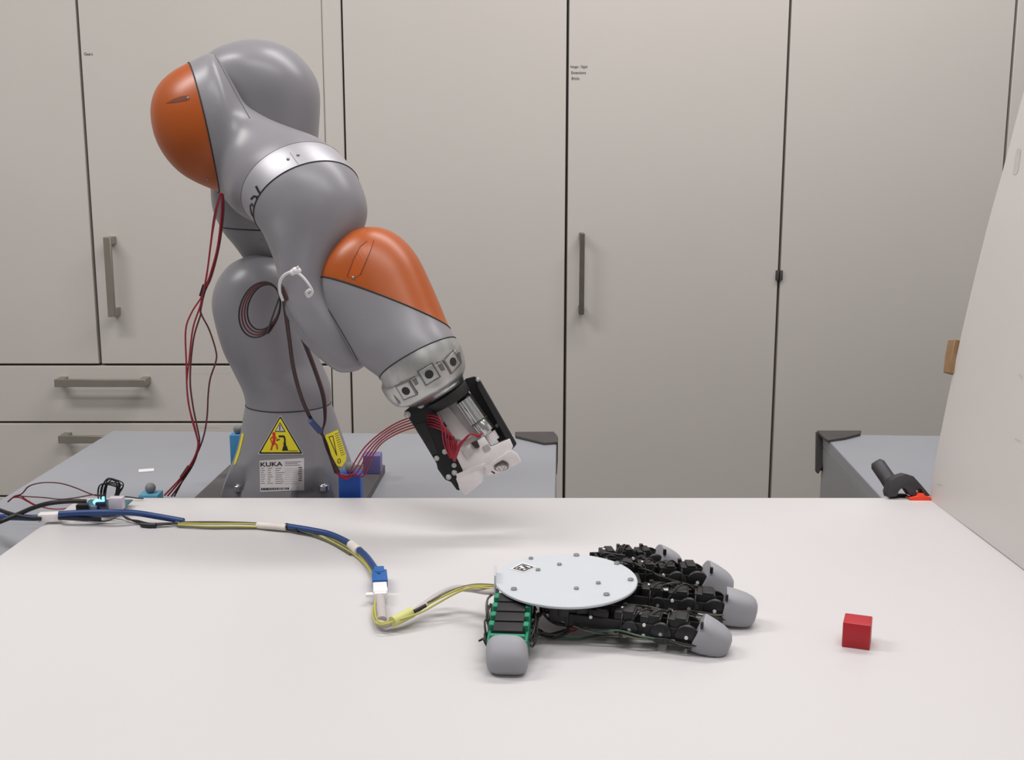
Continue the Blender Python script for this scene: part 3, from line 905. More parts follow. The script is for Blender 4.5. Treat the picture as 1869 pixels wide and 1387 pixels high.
# =================================================================== gripper tool
DG = (PY(800, 760, YF) - CAM).dot(FWD) - 0.0
GR = thing('robot_gripper', 'black and white printed gripper with silver motor bolted under the robot flange', 'gripper', PD(868, 880, DG))
b = MB(); loft(b, [(776, 741, 848, 694, YF), (790, 752, 858, 712, YF)], n=40, steps=2)
obj('mount_disc', b, M_BLACKM, GR, bevel=0.001, smooth=40)
b = MB().prism(T4([(735, 395), (805, 375), (848, 408), (1140, 912), (1105, 955), (1000, 900), (870, 700), (765, 490), (700, 560), (650, 530)]), DG + 0.022, 0.012)
obj('side_bracket', b, M_BLACK, GR, bevel=0.0008, seg=1)
b = MB().prism(T4([(808, 376), (850, 408), (1140, 912), (1103, 955), (1075, 905), (835, 470)]), DG - 0.012, 0.030)
obj('side_bracket', b, M_BLACKM, GR, bevel=0.0008, seg=1)
b = MB().prism(T4([(250, 655), (385, 540), (425, 545), (480, 620), (600, 860), (712, 1130), (655, 1190), (690, 1280), (665, 1275), (620, 1212), (575, 1195), (515, 1110), (505, 1065), (400, 890), (300, 730)]), DG - 0.016, 0.016)
obj('side_bracket', b, M_BLACK, GR, bevel=0.0010, seg=1)
b = MB().prism(T4([(330, 760), (420, 735), (520, 985), (470, 1005), (400, 880)]), DG - 0.0175, 0.004)
obj('bracket_rib', b, M_BLACKM, GR, bevel=0.0006, seg=1)
b = MB().prism(T4([(400, 890), (428, 858), (436, 866), (410, 905)]), DG - 0.0185, 0.004)
obj('bracket_rib', b, M_BLACKM, GR)
# white chassis between the brackets
b = MB().prism(T4([(495, 640), (640, 565), (690, 600), (865, 835), (840, 905), (700, 985), (620, 880)]), DG + 0.012, 0.014)
obj('chassis', b, M_PRINT, GR, bevel=0.0008, seg=1)
b = MB().prism(T4([(520, 655), (600, 612), (790, 850), (720, 890), (640, 862)]), DG + 0.005, 0.008)
obj('chassis_rail', b, M_PRINT, GR, bevel=0.0008, seg=1)
# motor with fluted housing and gear head
def ax4(p, q, dz): return PD(*Z4(*p), DG + dz), PD(*Z4(*q), DG + dz)
a, e = ax4((728, 560), (843, 728), -0.002)
t_ = (e - a).normalized(); sx = t_.cross(FWD).normalized(); sy = t_.cross(sx)
rm = 68 * .23077 / F * DG * 1.06
rings = []
for s_ in (0, 1):
    c = a.lerp(e, s_)
    rings.append([c + (sx * math.cos(2 * math.pi * j / 48) + sy * math.sin(2 * math.pi * j / 48)) * rm * (1 - 0.05 * (j % 4 in (0, 1))) for j in range(48)])
mo = obj('motor', MB().rings(rings), M_STEEL, GR, smooth=20)
obj('motor_cap', MB().cyl(a - t_ * 0.006, a - t_ * 0.0001, rm * .8, rm * .93, 28), M_BLACK, GR)
g0, g1_ = ax4((845, 730), (912, 815), -0.002)
obj('gear_head', MB().cyl(g0, g1_, rm * .97, rm * .95, 32), M_STEEL, GR, bevel=0.0008, smooth=30)
obj('gear_band', MB().cyl(g0 - t_ * .0012, g0 + t_ * .0012, rm * 1.03, n=32), M_DARKM, GR)
g0, g1_ = ax4((925, 825), (962, 885), 0.0)
tt = (g1_ - g0).normalized(); ux = tt.cross(FWD).normalized(); uy = tt.cross(ux); rr = 50 * .23077 / F * DG
rings = [[c + (ux * math.cos(2 * math.pi * j / 40) + uy * math.sin(2 * math.pi * j / 40)) * rr * (1 - 0.09 * (j % 2)) for j in range(40)] for c in (g0, g1_)]
obj('pinion', MB().rings(rings), M_PRINT, GR, smooth=15)
# white carriage and V shaped jaws
b = MB().prism(T4([(660, 1010), (690, 980), (880, 850), (935, 935), (1085, 868), (1112, 930), (1095, 965), (880, 1095), (720, 1135)]), DG - 0.016, 0.036)
obj('carriage', b, M_PRINT, GR, bevel=0.0010, seg=2)
b = MB().prism(T4([(868, 935), (915, 910), (935, 945), (890, 970)]), DG - 0.0185, 0.004)
obj('notch_shade', b, mat('print_grey_shade', (172, 166, 162), 0.6), GR)  # raised darker plate, the shade of a notch put into its colour
def solid(front, back, m, name):
    """wedge with an own outline on its near and far side"""
    b = MB(); A = [PD(*Z4(x, y), DG + dz) for x, y, dz in front]; B = [PD(*Z4(x, y), DG + dz) for x, y, dz in back]
    n = len(A); b.v = A + B
    b.face(range(n)); b.face(list(range(n, 2 * n))[::-1])
    for i in range(n):
        k = (i + 1) % n; b.face((i, i + n, k + n, k))
    return obj(name, b, m, GR, bevel=0.0007, seg=1)
solid([(672, 1175, -.022), (720, 1130, -.024), (885, 1085, -.024), (820, 1100, -.022)], [(738, 1316, .016), (745, 1312, .016), (868, 1212, .016), (866, 1205, .016)], M_PRINT, 'jaw')
solid([(660, 1150, -.020), (890, 1060, -.022), (892, 1100, -.022), (872, 1210, -.010), (738, 1316, -.010), (684, 1262, -.018)], [(670, 1150, .020), (880, 1060, .020), (884, 1100, .020), (866, 1206, .020), (745, 1305, .020), (690, 1255, .020)], M_PRINT, 'jaw')
rj = solid([(884, 1090, -.022), (1092, 958, -.022), (1142, 985, -.022), (1176, 1048, -.022), (1050, 1012, -.022), (892, 1104, -.022)], [(892, 1150, .03), (1092, 1000, .03), (1138, 1010, .03), (1172, 1056, .03), (972, 1152, .03), (915, 1160, .03)], M_PRINT, 'jaw')
# round magnet let into the right jaw's sloping underside
mc = PD(*Z4(1017, 1080), DG - .004); mn = (PD(*Z4(1010, 1130), DG - .03) - mc).normalized()
mn = (V((0.12, -0.62, -0.72))).normalized()
obj('magnet', MB().cyl(mc - mn * .004, mc + mn * .0040, 0.0108, n=24), M_DARKM, GR)
obj('magnet_face', MB().cyl(mc + mn * .0040, mc + mn * .0046, 0.0082, n=24), M_LABELW, GR)
for k in range(5):
    a_ = k * 2 * math.pi / 5; u_ = mn.cross(V((1, 0, 0))).normalized(); w_ = mn.cross(u_)
    c = mc + (u_ * math.cos(a_) + w_ * math.sin(a_)) * .0045 + mn * .0046
    obj('magnet_dot', MB().cyl(c, c + mn * .0004, 0.0011, n=8), M_INKG, GR)
obj('jaw_pin', MB().prism(T4([(935, 1130), (945, 1125), (972, 1142), (965, 1150)]), DG - .026, .004), M_BLACK, GR)
# grey sensor box held on the carriage
b = MB().prism(T4([(700, 960), (765, 915), (805, 975), (745, 1020)]), DG - 0.022, 0.010)
obj('sensor', b, mat('sensor_grey', (196, 192, 188), 0.4, 0.2), GR, bevel=0.0008)
b = MB().prism(T4([(775, 905), (825, 880), (848, 935), (820, 950)]), DG - 0.022, 0.008)
obj('sensor_plug', b, mat('plug_brown', (52, 36, 34), 0.5), GR, bevel=0.0008)
def nut(u, v, r, dz, parent):
    c = PD(u, v, DG + dz)
    obj('screw', MB().cyl(c, c - FWD * 0.003, r, n=14).cyl(c - FWD * 0.003, c - FWD * 0.0042, r * .72, r * .5, 6), mat('nut_steel', (190, 190, 188), .35, .5), parent, bevel=0.0004, seg=1)
for (x, y, r) in [(380, 598, .0058), (275, 680, .0050), (572, 972, .0040), (508, 1024, .0038), (648, 1138, .0040), (602, 1172, .0040), (645, 1080, .0036)]: nut(*Z4(x, y), r, -0.016, GR)
nut(*Z4(832, 402), .003, -0.012, GR); nut(*Z4(985, 765), .0026, 0.02, GR)
for (x, y) in ((560, 765), (612, 870)):
    c = PD(*Z4(x, y), DG - .019)
    obj('cable_tie', MB().box(c, (.004, .004, .004), (V((.8, 0, .6)), FWD, V((-.6, 0, .8)))), M_BLACK, GR, bevel=.001)

# ------------------------------------------------------------------ wires
def px(pts, f): return [f(*p) for p in pts]
# red leads from the blue post up into the gripper
gw = thing('wire_bundle', 'red leads curving from the dark blue post up into the gripper', 'wires', PY(640, 868, 1.90), 'wire bundles')
for k in range(5):
    o = (k - 2) * 5.0
    P = [PY(612 + k * 4, 862 + k * 1.5, 1.858), PY(632 + k * 4, 875 - k * 2, 1.856), PY(655 + o, 858 + o, 1.85), PY(672 + o * .6, 826 + o, 1.82), PY(698, 798 + o, 1.76), PY(735, 777 + o, 1.70), PY(775, 767 + o, 1.66), PY(800, 772 + o, 1.632), PY(816 + o, 786 + o, 1.628), PY(820 + o, 808, 1.628), PY(826 + o * .4, 836, 1.628)]
    wire('wire', P, 0.00115, M_WIRER if k % 2 == 0 else M_WIREP if k == 1 else M_WIRER, gw)
for k in range(4):
    wire('wire', [PY(829, 842, 1.627), PY(822 + k * 3.5, 822, 1.624), PY(817 + k * 5.5, 800 + (k % 2) * 3, 1.626)], 0.0013, M_WIRER, gw)
for k in range(3):
    wire('wire', [PY(830, 842, 1.627), PY(836 + k * 2, 815, 1.622), PY(846 + k * 3, 803 - k * 2, 1.622), PY(858 + k * 2, 793 - k, 1.625), PY(872, 794 + k * 2, 1.632), PY(880, 790, 1.64)], 0.0012, M_WIRER, gw)

# red and dark leads hanging from the elbow
hb = thing('wire_bundle', 'dark red leads hanging from the elbow down to the grey table', 'wires', PZ(310, 906, ZT), 'wire bundles')
yA, yB = 1.80, 1.87
ZH = lambda x, y: (0 + x * .38917, 380 + y * .38917)
strands = [
    ([(403, 352), (396, 380), (387, 430), (379, 490), (372, 528), (366, 545), (350, 570), (339, 602), (340, 660), (342, 720), (349, 760), (360, 800), (362, 812), (352, 840), (330, 872), (300, 904)], M_WIRER),
    ([(405, 352), (404, 390), (397, 450), (384, 500), (373, 530), (365, 560), (352, 600), (345, 660), (341, 700), (346, 745), (357, 785), (361, 815), (350, 845), (335, 870), (306, 905)], M_WIRER),
    ([(407, 354), (408, 390), (400, 450), (386, 505), (374, 532), (366, 568), (366, 575), (353, 620), (347, 690), (352, 740), (360, 780), (364, 808), (355, 842), (340, 868), (313, 906)], M_WIRED),
    ([(406, 354), (405, 400), (394, 470), (381, 515), (373, 534), (367, 552), (367, 572), (382, 602), (394, 640), (394, 660), (384, 690), (380, 720), (378, 760), (372, 795), (361, 825), (345, 855), (318, 906)], M_WIRED),
    ([(402, 354), (391, 395), (384, 450), (377, 505), (371, 532)], M_WIRED)]
for i, (pts, m) in enumerate(strands):
    n = len(pts)
    P = [PY(u, v, yA + (yB + .04 - yA) * max(0, (v - 352) / 553) + 0.002 * (i - 2)) for u, v in pts]
    P = [p if p.z > ZT + .002 else V((p.x, p.y, ZT + .002)) for p in P]
    wire('wire', P, 0.0014, m, hb, steps=5)
for (u0, v0, u1, v1) in ((374, 521, 368, 540), (346, 852, 332, 872)):
    f = lambda u, v: PY(u, v, yA + (yB + .04 - yA) * max(0, (v - 352) / 553))
    obj('tape_wrap', MB().cyl(f(u0, v0), f(u1, v1), 0.0042, n=14), M_WIREK, hb)

# coil of leads tied to the wrist and dropping past the base
cb = thing('wire_bundle', 'coiled black and red leads tied at the wrist with white cord', 'wires', PY(600, 850, 1.83), 'wire bundles')
for k in range(4):
    rx, ry = 36 - k * 2.5, 52 - k * 3.2; cu_, cv_ = 474 + k * 2.5, 565 - k * 1.5
    P = []
    for j in range(15):
        a_ = -0.75 + j / 14 * 6.7
        x, y = rx * math.cos(-a_) , ry * math.sin(-a_)
        an = math.radians(18)
        P.append(PY(cu_ + x * math.cos(an) - y * math.sin(an), cv_ + x * math.sin(an) + y * math.cos(an), 1.75 + 0.003 * k + .02 * (j / 14)))
    wire('wire', [PY(514, 532, 1.69)] + P, 0.0013, (M_WIREK, M_WIRED, M_WIRED, M_WIREK)[k], cb, steps=4)
for k in range(3):
    o = k * 2.2
    wire('wire', [PY(515, 520 + o, 1.675), PY(518 + o, 560, 1.70), PY(526 + o, 620, 1.74), PY(533 + o, 670, 1.77), PY(546 + o, 720, 1.80), PY(563 + o, 760, 1.84), PY(580 + o, 785, 1.86), PY(594, 803, 1.862), PY(603, 830, 1.858), PY(612 + k * 4, 862, 1.858)], 0.0014, (M_WIREK, M_WIRED, M_WIREK)[k], cb, steps=5)
for k in range(3):
    o = k * 2.6
    wire('wire', [PY(516, 522, 1.672), PY(530 + o, 570, 1.70), PY(553 + o, 625, 1.74), PY(574 + o, 680, 1.77), PY(588 + o, 725, 1.81), PY(592 + o * .5, 765, 1.855), PY(589, 785, 1.86), PY(590, 800, 1.862), PY(601, 832, 1.858), PY(612 + k * 4, 864, 1.858)], 0.0014, (M_WIREK, M_WIREK, M_WIRED)[k], cb, steps=5)
obj('blue_tape', MB().cyl(PY(566, 766, 1.838), PY(584, 787, 1.858), 0.0052, n=14), mat('tape_blue', (62, 74, 118), 0.5), cb)
# white cord
wc = thing('cable_cord', 'knotted white cord holding the wires at the wrist', 'cord', PY(540, 500, 1.64))
wire('cord', px([(516, 548, 1.668), (510, 530, 1.655), (512, 512, 1.642), (522, 500, 1.632), (538, 496, 1.622), (552, 505, 1.618), (564, 520, 1.618), (570, 533, 1.622), (563, 541, 1.622), (559, 534, 1.618), (566, 528, 1.616)], PY), 0.0021, M_CORD, wc)
b = MB().sphere(PY(541, 494, 1.620), 0.0058, 12, 8, (1.2, .9, .9)).sphere(PY(534, 497, 1.620), 0.0045, 10, 7)
b.tube([PY(541, 494, 1.62), PY(544, 486, 1.615)], [0.003, 0.001], 8)
obj('knot', b, M_CORD, wc)

# =================================================================== signal cable along the board
sg = thing('signal_cable', 'blue and yellow cable running across the board to the robotic hand', 'cable', PZ(600, 985, Z0))
def on(pts): return [PZ(u, v, Z0 + h) for u, v, h in pts]
main = [(108, 938, .018), (150, 936, .020), (200, 935, .022), (245, 936, .018), (290, 943, .012), (335, 951, .008)]
wire('blue_cable', on(main), 0.0046, M_BLUE, sg, n=12)
wire('black_sleeve', on([(108, 944, .012), (135, 945, .012), (160, 946, .010), (185, 946, .008)]), 0.0042, mat('sleeve_navy', (28, 34, 58), 0.5), sg, n=12)
wire('yellow_wire', on([(325, 955, .006), (380, 956, .005), (440, 956, .006), (500, 959, .007), (540, 963, .007), (590, 976, .006), (640, 1001, .005), (660, 1018, .006), (682, 1047, .008)]), 0.0014, M_WIREY, sg)
wire('yellow_wire', on([(325, 958, .004), (380, 961, .003), (440, 961, .004), (500, 963, .005), (540, 967, .005), (590, 981, .004), (640, 1008, .003), (665, 1028, .005), (680, 1049, .008)]), 0.0013, M_WIREY, sg)
wire('grey_wire', on([(320, 953, .007), (380, 952.5, .007), (440, 953.5, .007), (500, 957, .008), (530, 961, .008)]), 0.0014, M_WIREBR, sg)
wire('grey_wire', on([(322, 960, .003), (380, 964, .002), (440, 964, .002), (520, 966, .002), (590, 985, .002), (640, 1012, .002)]), 0.0013, M_WIREBR, sg)
wire('blue_cable', on([(528, 961, .009), (570, 968, .010), (605, 976, .010), (640, 993, .010), (665, 1012, .011), (682, 1034, .012), (692, 1052, .014)]), 0.0045, M_BLUE, sg, n=12)
wire('tape_wrap', on([(470, 958.5, .006), (495, 960.5, .007), (522, 963, .007)]), 0.0048, M_TAPE, sg, n=12)
wire('tape_wrap', on([(641, 994, .009), (648, 1000, .009), (655, 1006, .009)]), 0.0068, M_TAPE, sg, n=14)
wire('black_sleeve', on([(522, 960, .008), (535, 963, .008), (546, 966, .008)]), 0.0046, M_WIREK, sg, n=12)
# plug and socket lying on the board
pa, pb2 = PZ(692, 1044, Z0 + .012), PZ(694, 1068, Z0 + .012)
da = (pb2 - pa).normalized(); db = V((-da.y, da.x, 0)); dz_ = V((0, 0, 1))
b = MB().box(pa.lerp(pb2, .5), (.020, .0098, .0055), (da, db, dz_)).box(pa + da * .004, (.010, .0065, .0065), (da, db, dz_))
obj('plug', b, M_BLUEC, sg, bevel=0.0012)
c = PZ(694, 1078, Z0 + .012)
b = MB().box(c, (.0165, .0088, .0058), (da, db, dz_)).box(c + da * .016, (.006, .0078, .005), (da, db, dz_))
obj('socket', b, M_WHITEP, sg, bevel=0.0012)
obj('socket_clip', MB().box(c + da * .012 - db * .012, (.004, .006, .0015), (da, db, dz_)), M_WHITEP, sg)
wire('grey_cable', on([(694, 1088, .012), (696, 1110, .013), (698, 1130, .012)]), 0.0050, M_GREYC, sg, n=12, flat=(1.15, .75))
wire('grey_cable', on([(692, 1136, .008), (705, 1140, .008), (722, 1133, .010), (750, 1120, .012), (775, 1103, .016), (800, 1086, .022), (830, 1074, .030), (860, 1075, .036), (885, 1079, .038), (908, 1080, .040)]), 0.0048, M_GREYC, sg, n=12, flat=(1.1, .8))
wire('yellow_wire', on([(686, 1090, .012), (684, 1110, .012), (687, 1128, .011), (697, 1137, .011), (720, 1130, .013), (760, 1116, .016), (790, 1098, .022), (820, 1083, .030), (845, 1073, .036), (870, 1069, .042), (905, 1070, .044)]), 0.0013, M_WIREY, sg)
wire('yellow_wire', on([(688, 1090, .010), (681, 1112, .009), (684, 1133, .008), (698, 1140, .012), (725, 1132, .015), (765, 1119, .018), (795, 1103, .022), (825, 1086, .030), (848, 1076, .037), (872, 1072, .043), (905, 1075, .042)]), 0.0013, M_WIREY, sg)
wire('grey_wire', on([(780, 1100, .022), (815, 1082, .030), (845, 1071, .037), (872, 1066.5, .043), (905, 1068, .045)]), 0.0013, M_WIREBR, sg)
wire('tape_wrap', on([(716, 1135, .013), (733, 1127, .014), (752, 1117, .016)]), 0.0066, M_TAPEY, sg, n=14)
wire('black_sleeve', on([(756, 1116, .019), (766, 1111, .020), (777, 1105, .022)]), 0.0024, M_WIREK, sg, n=10)

# ------------------------------------------------------------------ controller board with its leads
ec = PZ(190, 934, Z0)
cb2 = thing('circuit_board', 'small controller board with glowing cyan light at the far left of the white board', 'electronics', ec)
xb = V((1, 0, 0)); yb = V((0, 1, 0)); zb = V((0, 0, 1))
p = ec + V((0.002, 0, 0.010))
obj('board', MB().box(p, (.034, .030, .0012)), M_PCB, cb2, bevel=.0004, seg=1)
obj('standoff_foot', MB().box(p - V((0.005, 0.006, .0055)), (.022, .020, .0042)), mat('foot_grey', (118, 122, 120), 0.5), cb2, bevel=.001)
def on_board(u, v, h): return PZ(u, v, Z0 + h)
c = on_board(152, 932, .012); obj('terminal_block', MB().box(c + V((0, 0, .005)), (.009, .006, .0055)), M_BLACK, cb2, bevel=.0006)
c = on_board(170, 930, .012); obj('chip', MB().box(c + V((0, 0, .003)), (.006, .004, .003)), mat('chip_grey', (120, 122, 140), .5), cb2, bevel=.0005)
c = on_board(184, 928, .012); obj('header', MB().box(c + V((0, 0, .005)), (.007, .004, .005)), mat('header_blue', (24, 38, 78), .5), cb2, bevel=.0005)
c = on_board(214, 928, .012); obj('white_header', MB().box(c + V((0, 0, .009)), (.0105, .007, .0095)), mat('header_white', (206, 200, 212), .5), cb2, bevel=.0008)
c = on_board(179, 921, .014); obj('indicator_light', MB().sphere(c + V((0, 0, .004)), .0058, 14, 10, (1.35, .8, .8)), M_LED, cb2)
c = on_board(189, 918, .014); obj('indicator_light', MB().box(c + V((0, 0, .005)), (.0014, .002, .005)), M_LED, cb2)
for k in range(9):
    rr = random.Random(k)
    u0 = 184 + k * 1.6; u1 = 207 + (k % 4) * 2.2; top = 871 + rr.uniform(0, 14); bulge = rr.uniform(-5, 9)
    dx_ = rr.uniform(-7, 3); bx_ = rr.uniform(-3, 9)
    P = [PZ(u0, 931, Z0 + .018), PY(u0 - 2 + dx_, 906, 1.80), PY(u0 + 1 + dx_, 886, 1.80), PY((u0 + u1) / 2 + dx_ * .3, top, 1.80 + rr.uniform(-.01, .01)), PY(u1 + 5 + bx_ * .7, top + 5, 1.80), PY(u1 + 7 + bx_, 888, 1.80), PY(u1 + 4, 901, 1.80), PY(u1, 913, 1.795)]
    wire('jumper_wire', P, 0.00095, M_WIREK, cb2, steps=5)
for k in range(3):
    wire('jumper_wire', on([(196 + k * 3, 932, .012), (218 + k * 2, 938, .010), (232, 945 + k, .006), (250 + k * 2, 953 - k, .004), (275, 958 - k, .004), (300, 957 - k, .005), (330, 953 + k, .006)]), 0.0014, M_WIREK, cb2)
wire('jumper_wire', on([(218, 940, .010), (200, 949, .006), (185, 951, .003), (150, 948, .003), (135, 945, .006)]), 0.0014, mat('wire_grey', (84, 80, 80), .5), cb2)
obj('sleeve', MB().tube(on([(258, 957.5, .004), (272, 959, .004), (285, 959, .004)]), 0.0036, 10), M_WIREK, cb2)

lc_ = thing('power_cable', 'blue and black cables entering from the left photo edge into a white plug', 'cable', PZ(95, 946, Z0))
def free(pts, y): return [PY(u, v, y) for u, v in pts]
yl = PZ(92, 942, Z0 + .008).y
zc_ = PZ(92, 942, Z0 + .008)
obj('white_plug', MB().box(PZ(92, 943, Z0 + .010), (.0165, .008, .0062), ((V((1, .12, 0))).normalized(), V((-.12, 1, 0)).normalized(), zb)), M_WHITEP, lc_, bevel=.0012)
wire('blue_cable', [PZ(-40, 946, ZT + .02), PZ(0, 944, Z0 + .004), PZ(30, 944, Z0 + .008), PZ(60, 945, Z0 + .010), PZ(80, 944, Z0 + .010)], 0.0048, M_BLUE, lc_, n=12)
wire('black_cable', [PZ(-40, 916, Z0 + .01), PZ(0, 931, Z0 + .012), PZ(28, 940, Z0 + .016), PZ(55, 945, Z0 + .014), PZ(75, 947, Z0 + .010)], 0.0030, M_WIREK, lc_, n=10)
wire('black_cable', [PZ(-40, 966, Z0 + .01), PZ(0, 952, Z0 + .010), PZ(30, 940, Z0 + .016), PZ(60, 927, Z0 + .018), PZ(90, 918.5, Z0 + .018), PZ(125, 915, Z0 + .018), PZ(158, 915, Z0 + .016)], 0.0036, M_WIREK, lc_, n=10)
rw = thing('wire_bundle', 'thin red leads looping left of the controller board', 'wires', PZ(60, 912, Z0), 'wire bundles')
for pts, m in [([(14, 916), (26, 906), (40, 901), (52, 888), (70, 882), (92, 880.5), (115, 883), (140, 891), (170, 903), (190, 905)], M_WIRED),
               ([(16, 915), (28, 905), (45, 906), (80, 908), (110, 911), (140, 908), (170, 903), (188, 904)], M_WIRED),
               ([(22, 908), (36, 908), (50, 915), (65, 922), (85, 921), (110, 918), (140, 918)], M_WIRER),
               ([(20, 910), (36, 905), (48, 912), (62, 920), (80, 926), (100, 929), (120, 928), (150, 922)], M_WIRER),
               ([(218, 906), (235, 907), (250, 909), (262, 910)], M_WIREK)]:
    wire('lead', free(pts, 1.83), 0.0011, m, rw, n=6)

# =================================================================== robotic hand
hand_c = PZ(1034, 1058, Z0 + .05); hand_c.z = Z0
HD = thing('robotic_hand', 'black jointed robotic hand with round white back plate and grey fingertips', 'robotic hand', hand_c)
ZPL = Z0 + 0.052
def plate_pt(u, v, h=0.0): return PZ(u, v, ZPL + h)
L_, R_ = plate_pt(903, 1052), plate_pt(1165, 1062)
N_, F_ = plate_pt(1034, 1107), plate_pt(1034, 1010)
pc = V(((L_.x + R_.x) / 2, (N_.y + F_.y) / 2, 0)); ra = (R_.x - L_.x) / 2; rb = (F_.y - N_.y) / 2
b = MB(); n = 72
ring = lambda z, k: [V((pc.x + ra * k * math.cos(2 * math.pi * j / n), pc.y + rb * k * math.sin(2 * math.pi * j / n), z)) for j in range(n)]
b.rings([ring(ZPL - .004, .985), ring(ZPL - .003, 1.0), ring(ZPL - .0008, 1.0), ring(ZPL, .99)])
pl = obj('palm_plate', b, M_PLATE, HD, smooth=35)
for (x, y) in ((969, 1020), (1021, 1031), (1052, 1014), (1126, 1029), (982, 1041), (938, 1076), (1052, 1075), (1092, 1065), (1107, 1086), (1151, 1059)):
    c = plate_pt(x, y); big = .0036 if (x, y) in ((938, 1076), (1107, 1086), (1151, 1059), (1126, 1029), (1052, 1014)) else .0029
    b = MB().cyl(c, c + V((0, 0, .0022)), big, n=14).cyl(c + V((0, 0, .0022)), c + V((0, 0, .0026)), big * .5, n=6)
    obj('screw', b, M_SCREW, pl, bevel=.0004, seg=1)
# small diamond sticker printed with a black frame and a few blocks
b = MB()
Zm = lambda x, y: (860 + x * .19465, 980 + y * .19465)
def flat(poly, h, mi): 
    A = [plate_pt(*Zm(*q), h) for q in poly]; o = len(b.v); b.v += A; b.face([o + i for i in range(len(A))], mi)
flat([(368, 300), (478, 238), (605, 278), (498, 332)], .0004, 0)
flat([(388, 296), (480, 248), (588, 280), (496, 322)], .0006, 1)
flat([(412, 294), (482, 258), (564, 281), (494, 312)], .0008, 0)
flat([(425, 292), (450, 279), (470, 286), (446, 299)], .0010, 1)
flat([(470, 270), (488, 262), (522, 272), (500, 282)], .0010, 1)
flat([(490, 290), (518, 278), (545, 285), (515, 299)], .0010, 1)
flat([(455, 300), (475, 292), (500, 300), (480, 307)], .0010, 1)
obj('sticker', b, [M_WHITEP, M_INK], pl, smooth=0)
# upright white wrist tab and black palm body under the plate
c = plate_pt(904, 1056)
obj('wrist_tab', MB().bx(c.x - .0012, c.x + .0012, c.y - .016, c.y + .02, ZPL - .020, ZPL + .010), M_PLATE, HD, bevel=.0005, seg=1)
b = MB()
ringp = lambda z, k: [V((pc.x + .006 + ra * k * math.cos(2 * math.pi * j / 32), pc.y + rb * k * math.sin(2 * math.pi * j / 32), z)) for j in range(32)]
b.rings([ringp(Z0 + .026, .46), ringp(Z0 + .029, .52), ringp(ZPL - .010, .60), ringp(ZPL - .0045, .66)])
obj('palm_body', b, M_BLACK, HD, smooth=30)

for (u, v, h, hx, hy, hz_) in ((1022, 1112, .034, .013, .010, .011), (1056, 1118, .031, .016, .009, .013), (1086, 1112, .033, .012, .010, .012), (1000, 1100, .038, .010, .012, .009), (1150, 1072, .034, .012, .016, .012)):
    obj('palm_servo', MB().box(PZ(u, v, Z0 + h), (hx, hy, hz_)).box(PZ(u, v, Z0 + h) + V((hx * .3, -hy, hz_ * .2)), (hx * .5, .003, hz_ * .6)), M_BLACK, HD, bevel=.001)
c = PZ(1123, 1126, Z0 + .026)
sv = obj('palm_servo', MB().box(c, (.0165, .004, .0125), (V((1, -.12, -.10)).normalized(), V((.12, 1, 0)).normalized(), V((.1, 0, 1)).normalized())), M_BLACKM, HD, bevel=.0012)
c = PZ(1105, 1115, Z0 + .034)
obj('screw', MB().cyl(c - V((0, .001, 0)), c - V((0, .006, 0)), .0024, n=12), M_WHITEP, HD)
def frame(a, b_):
    x = (b_ - a).normalized(); z = V((0, 0, 1)); y = z.cross(x).normalized(); z = x.cross(y)
    return x, y, z
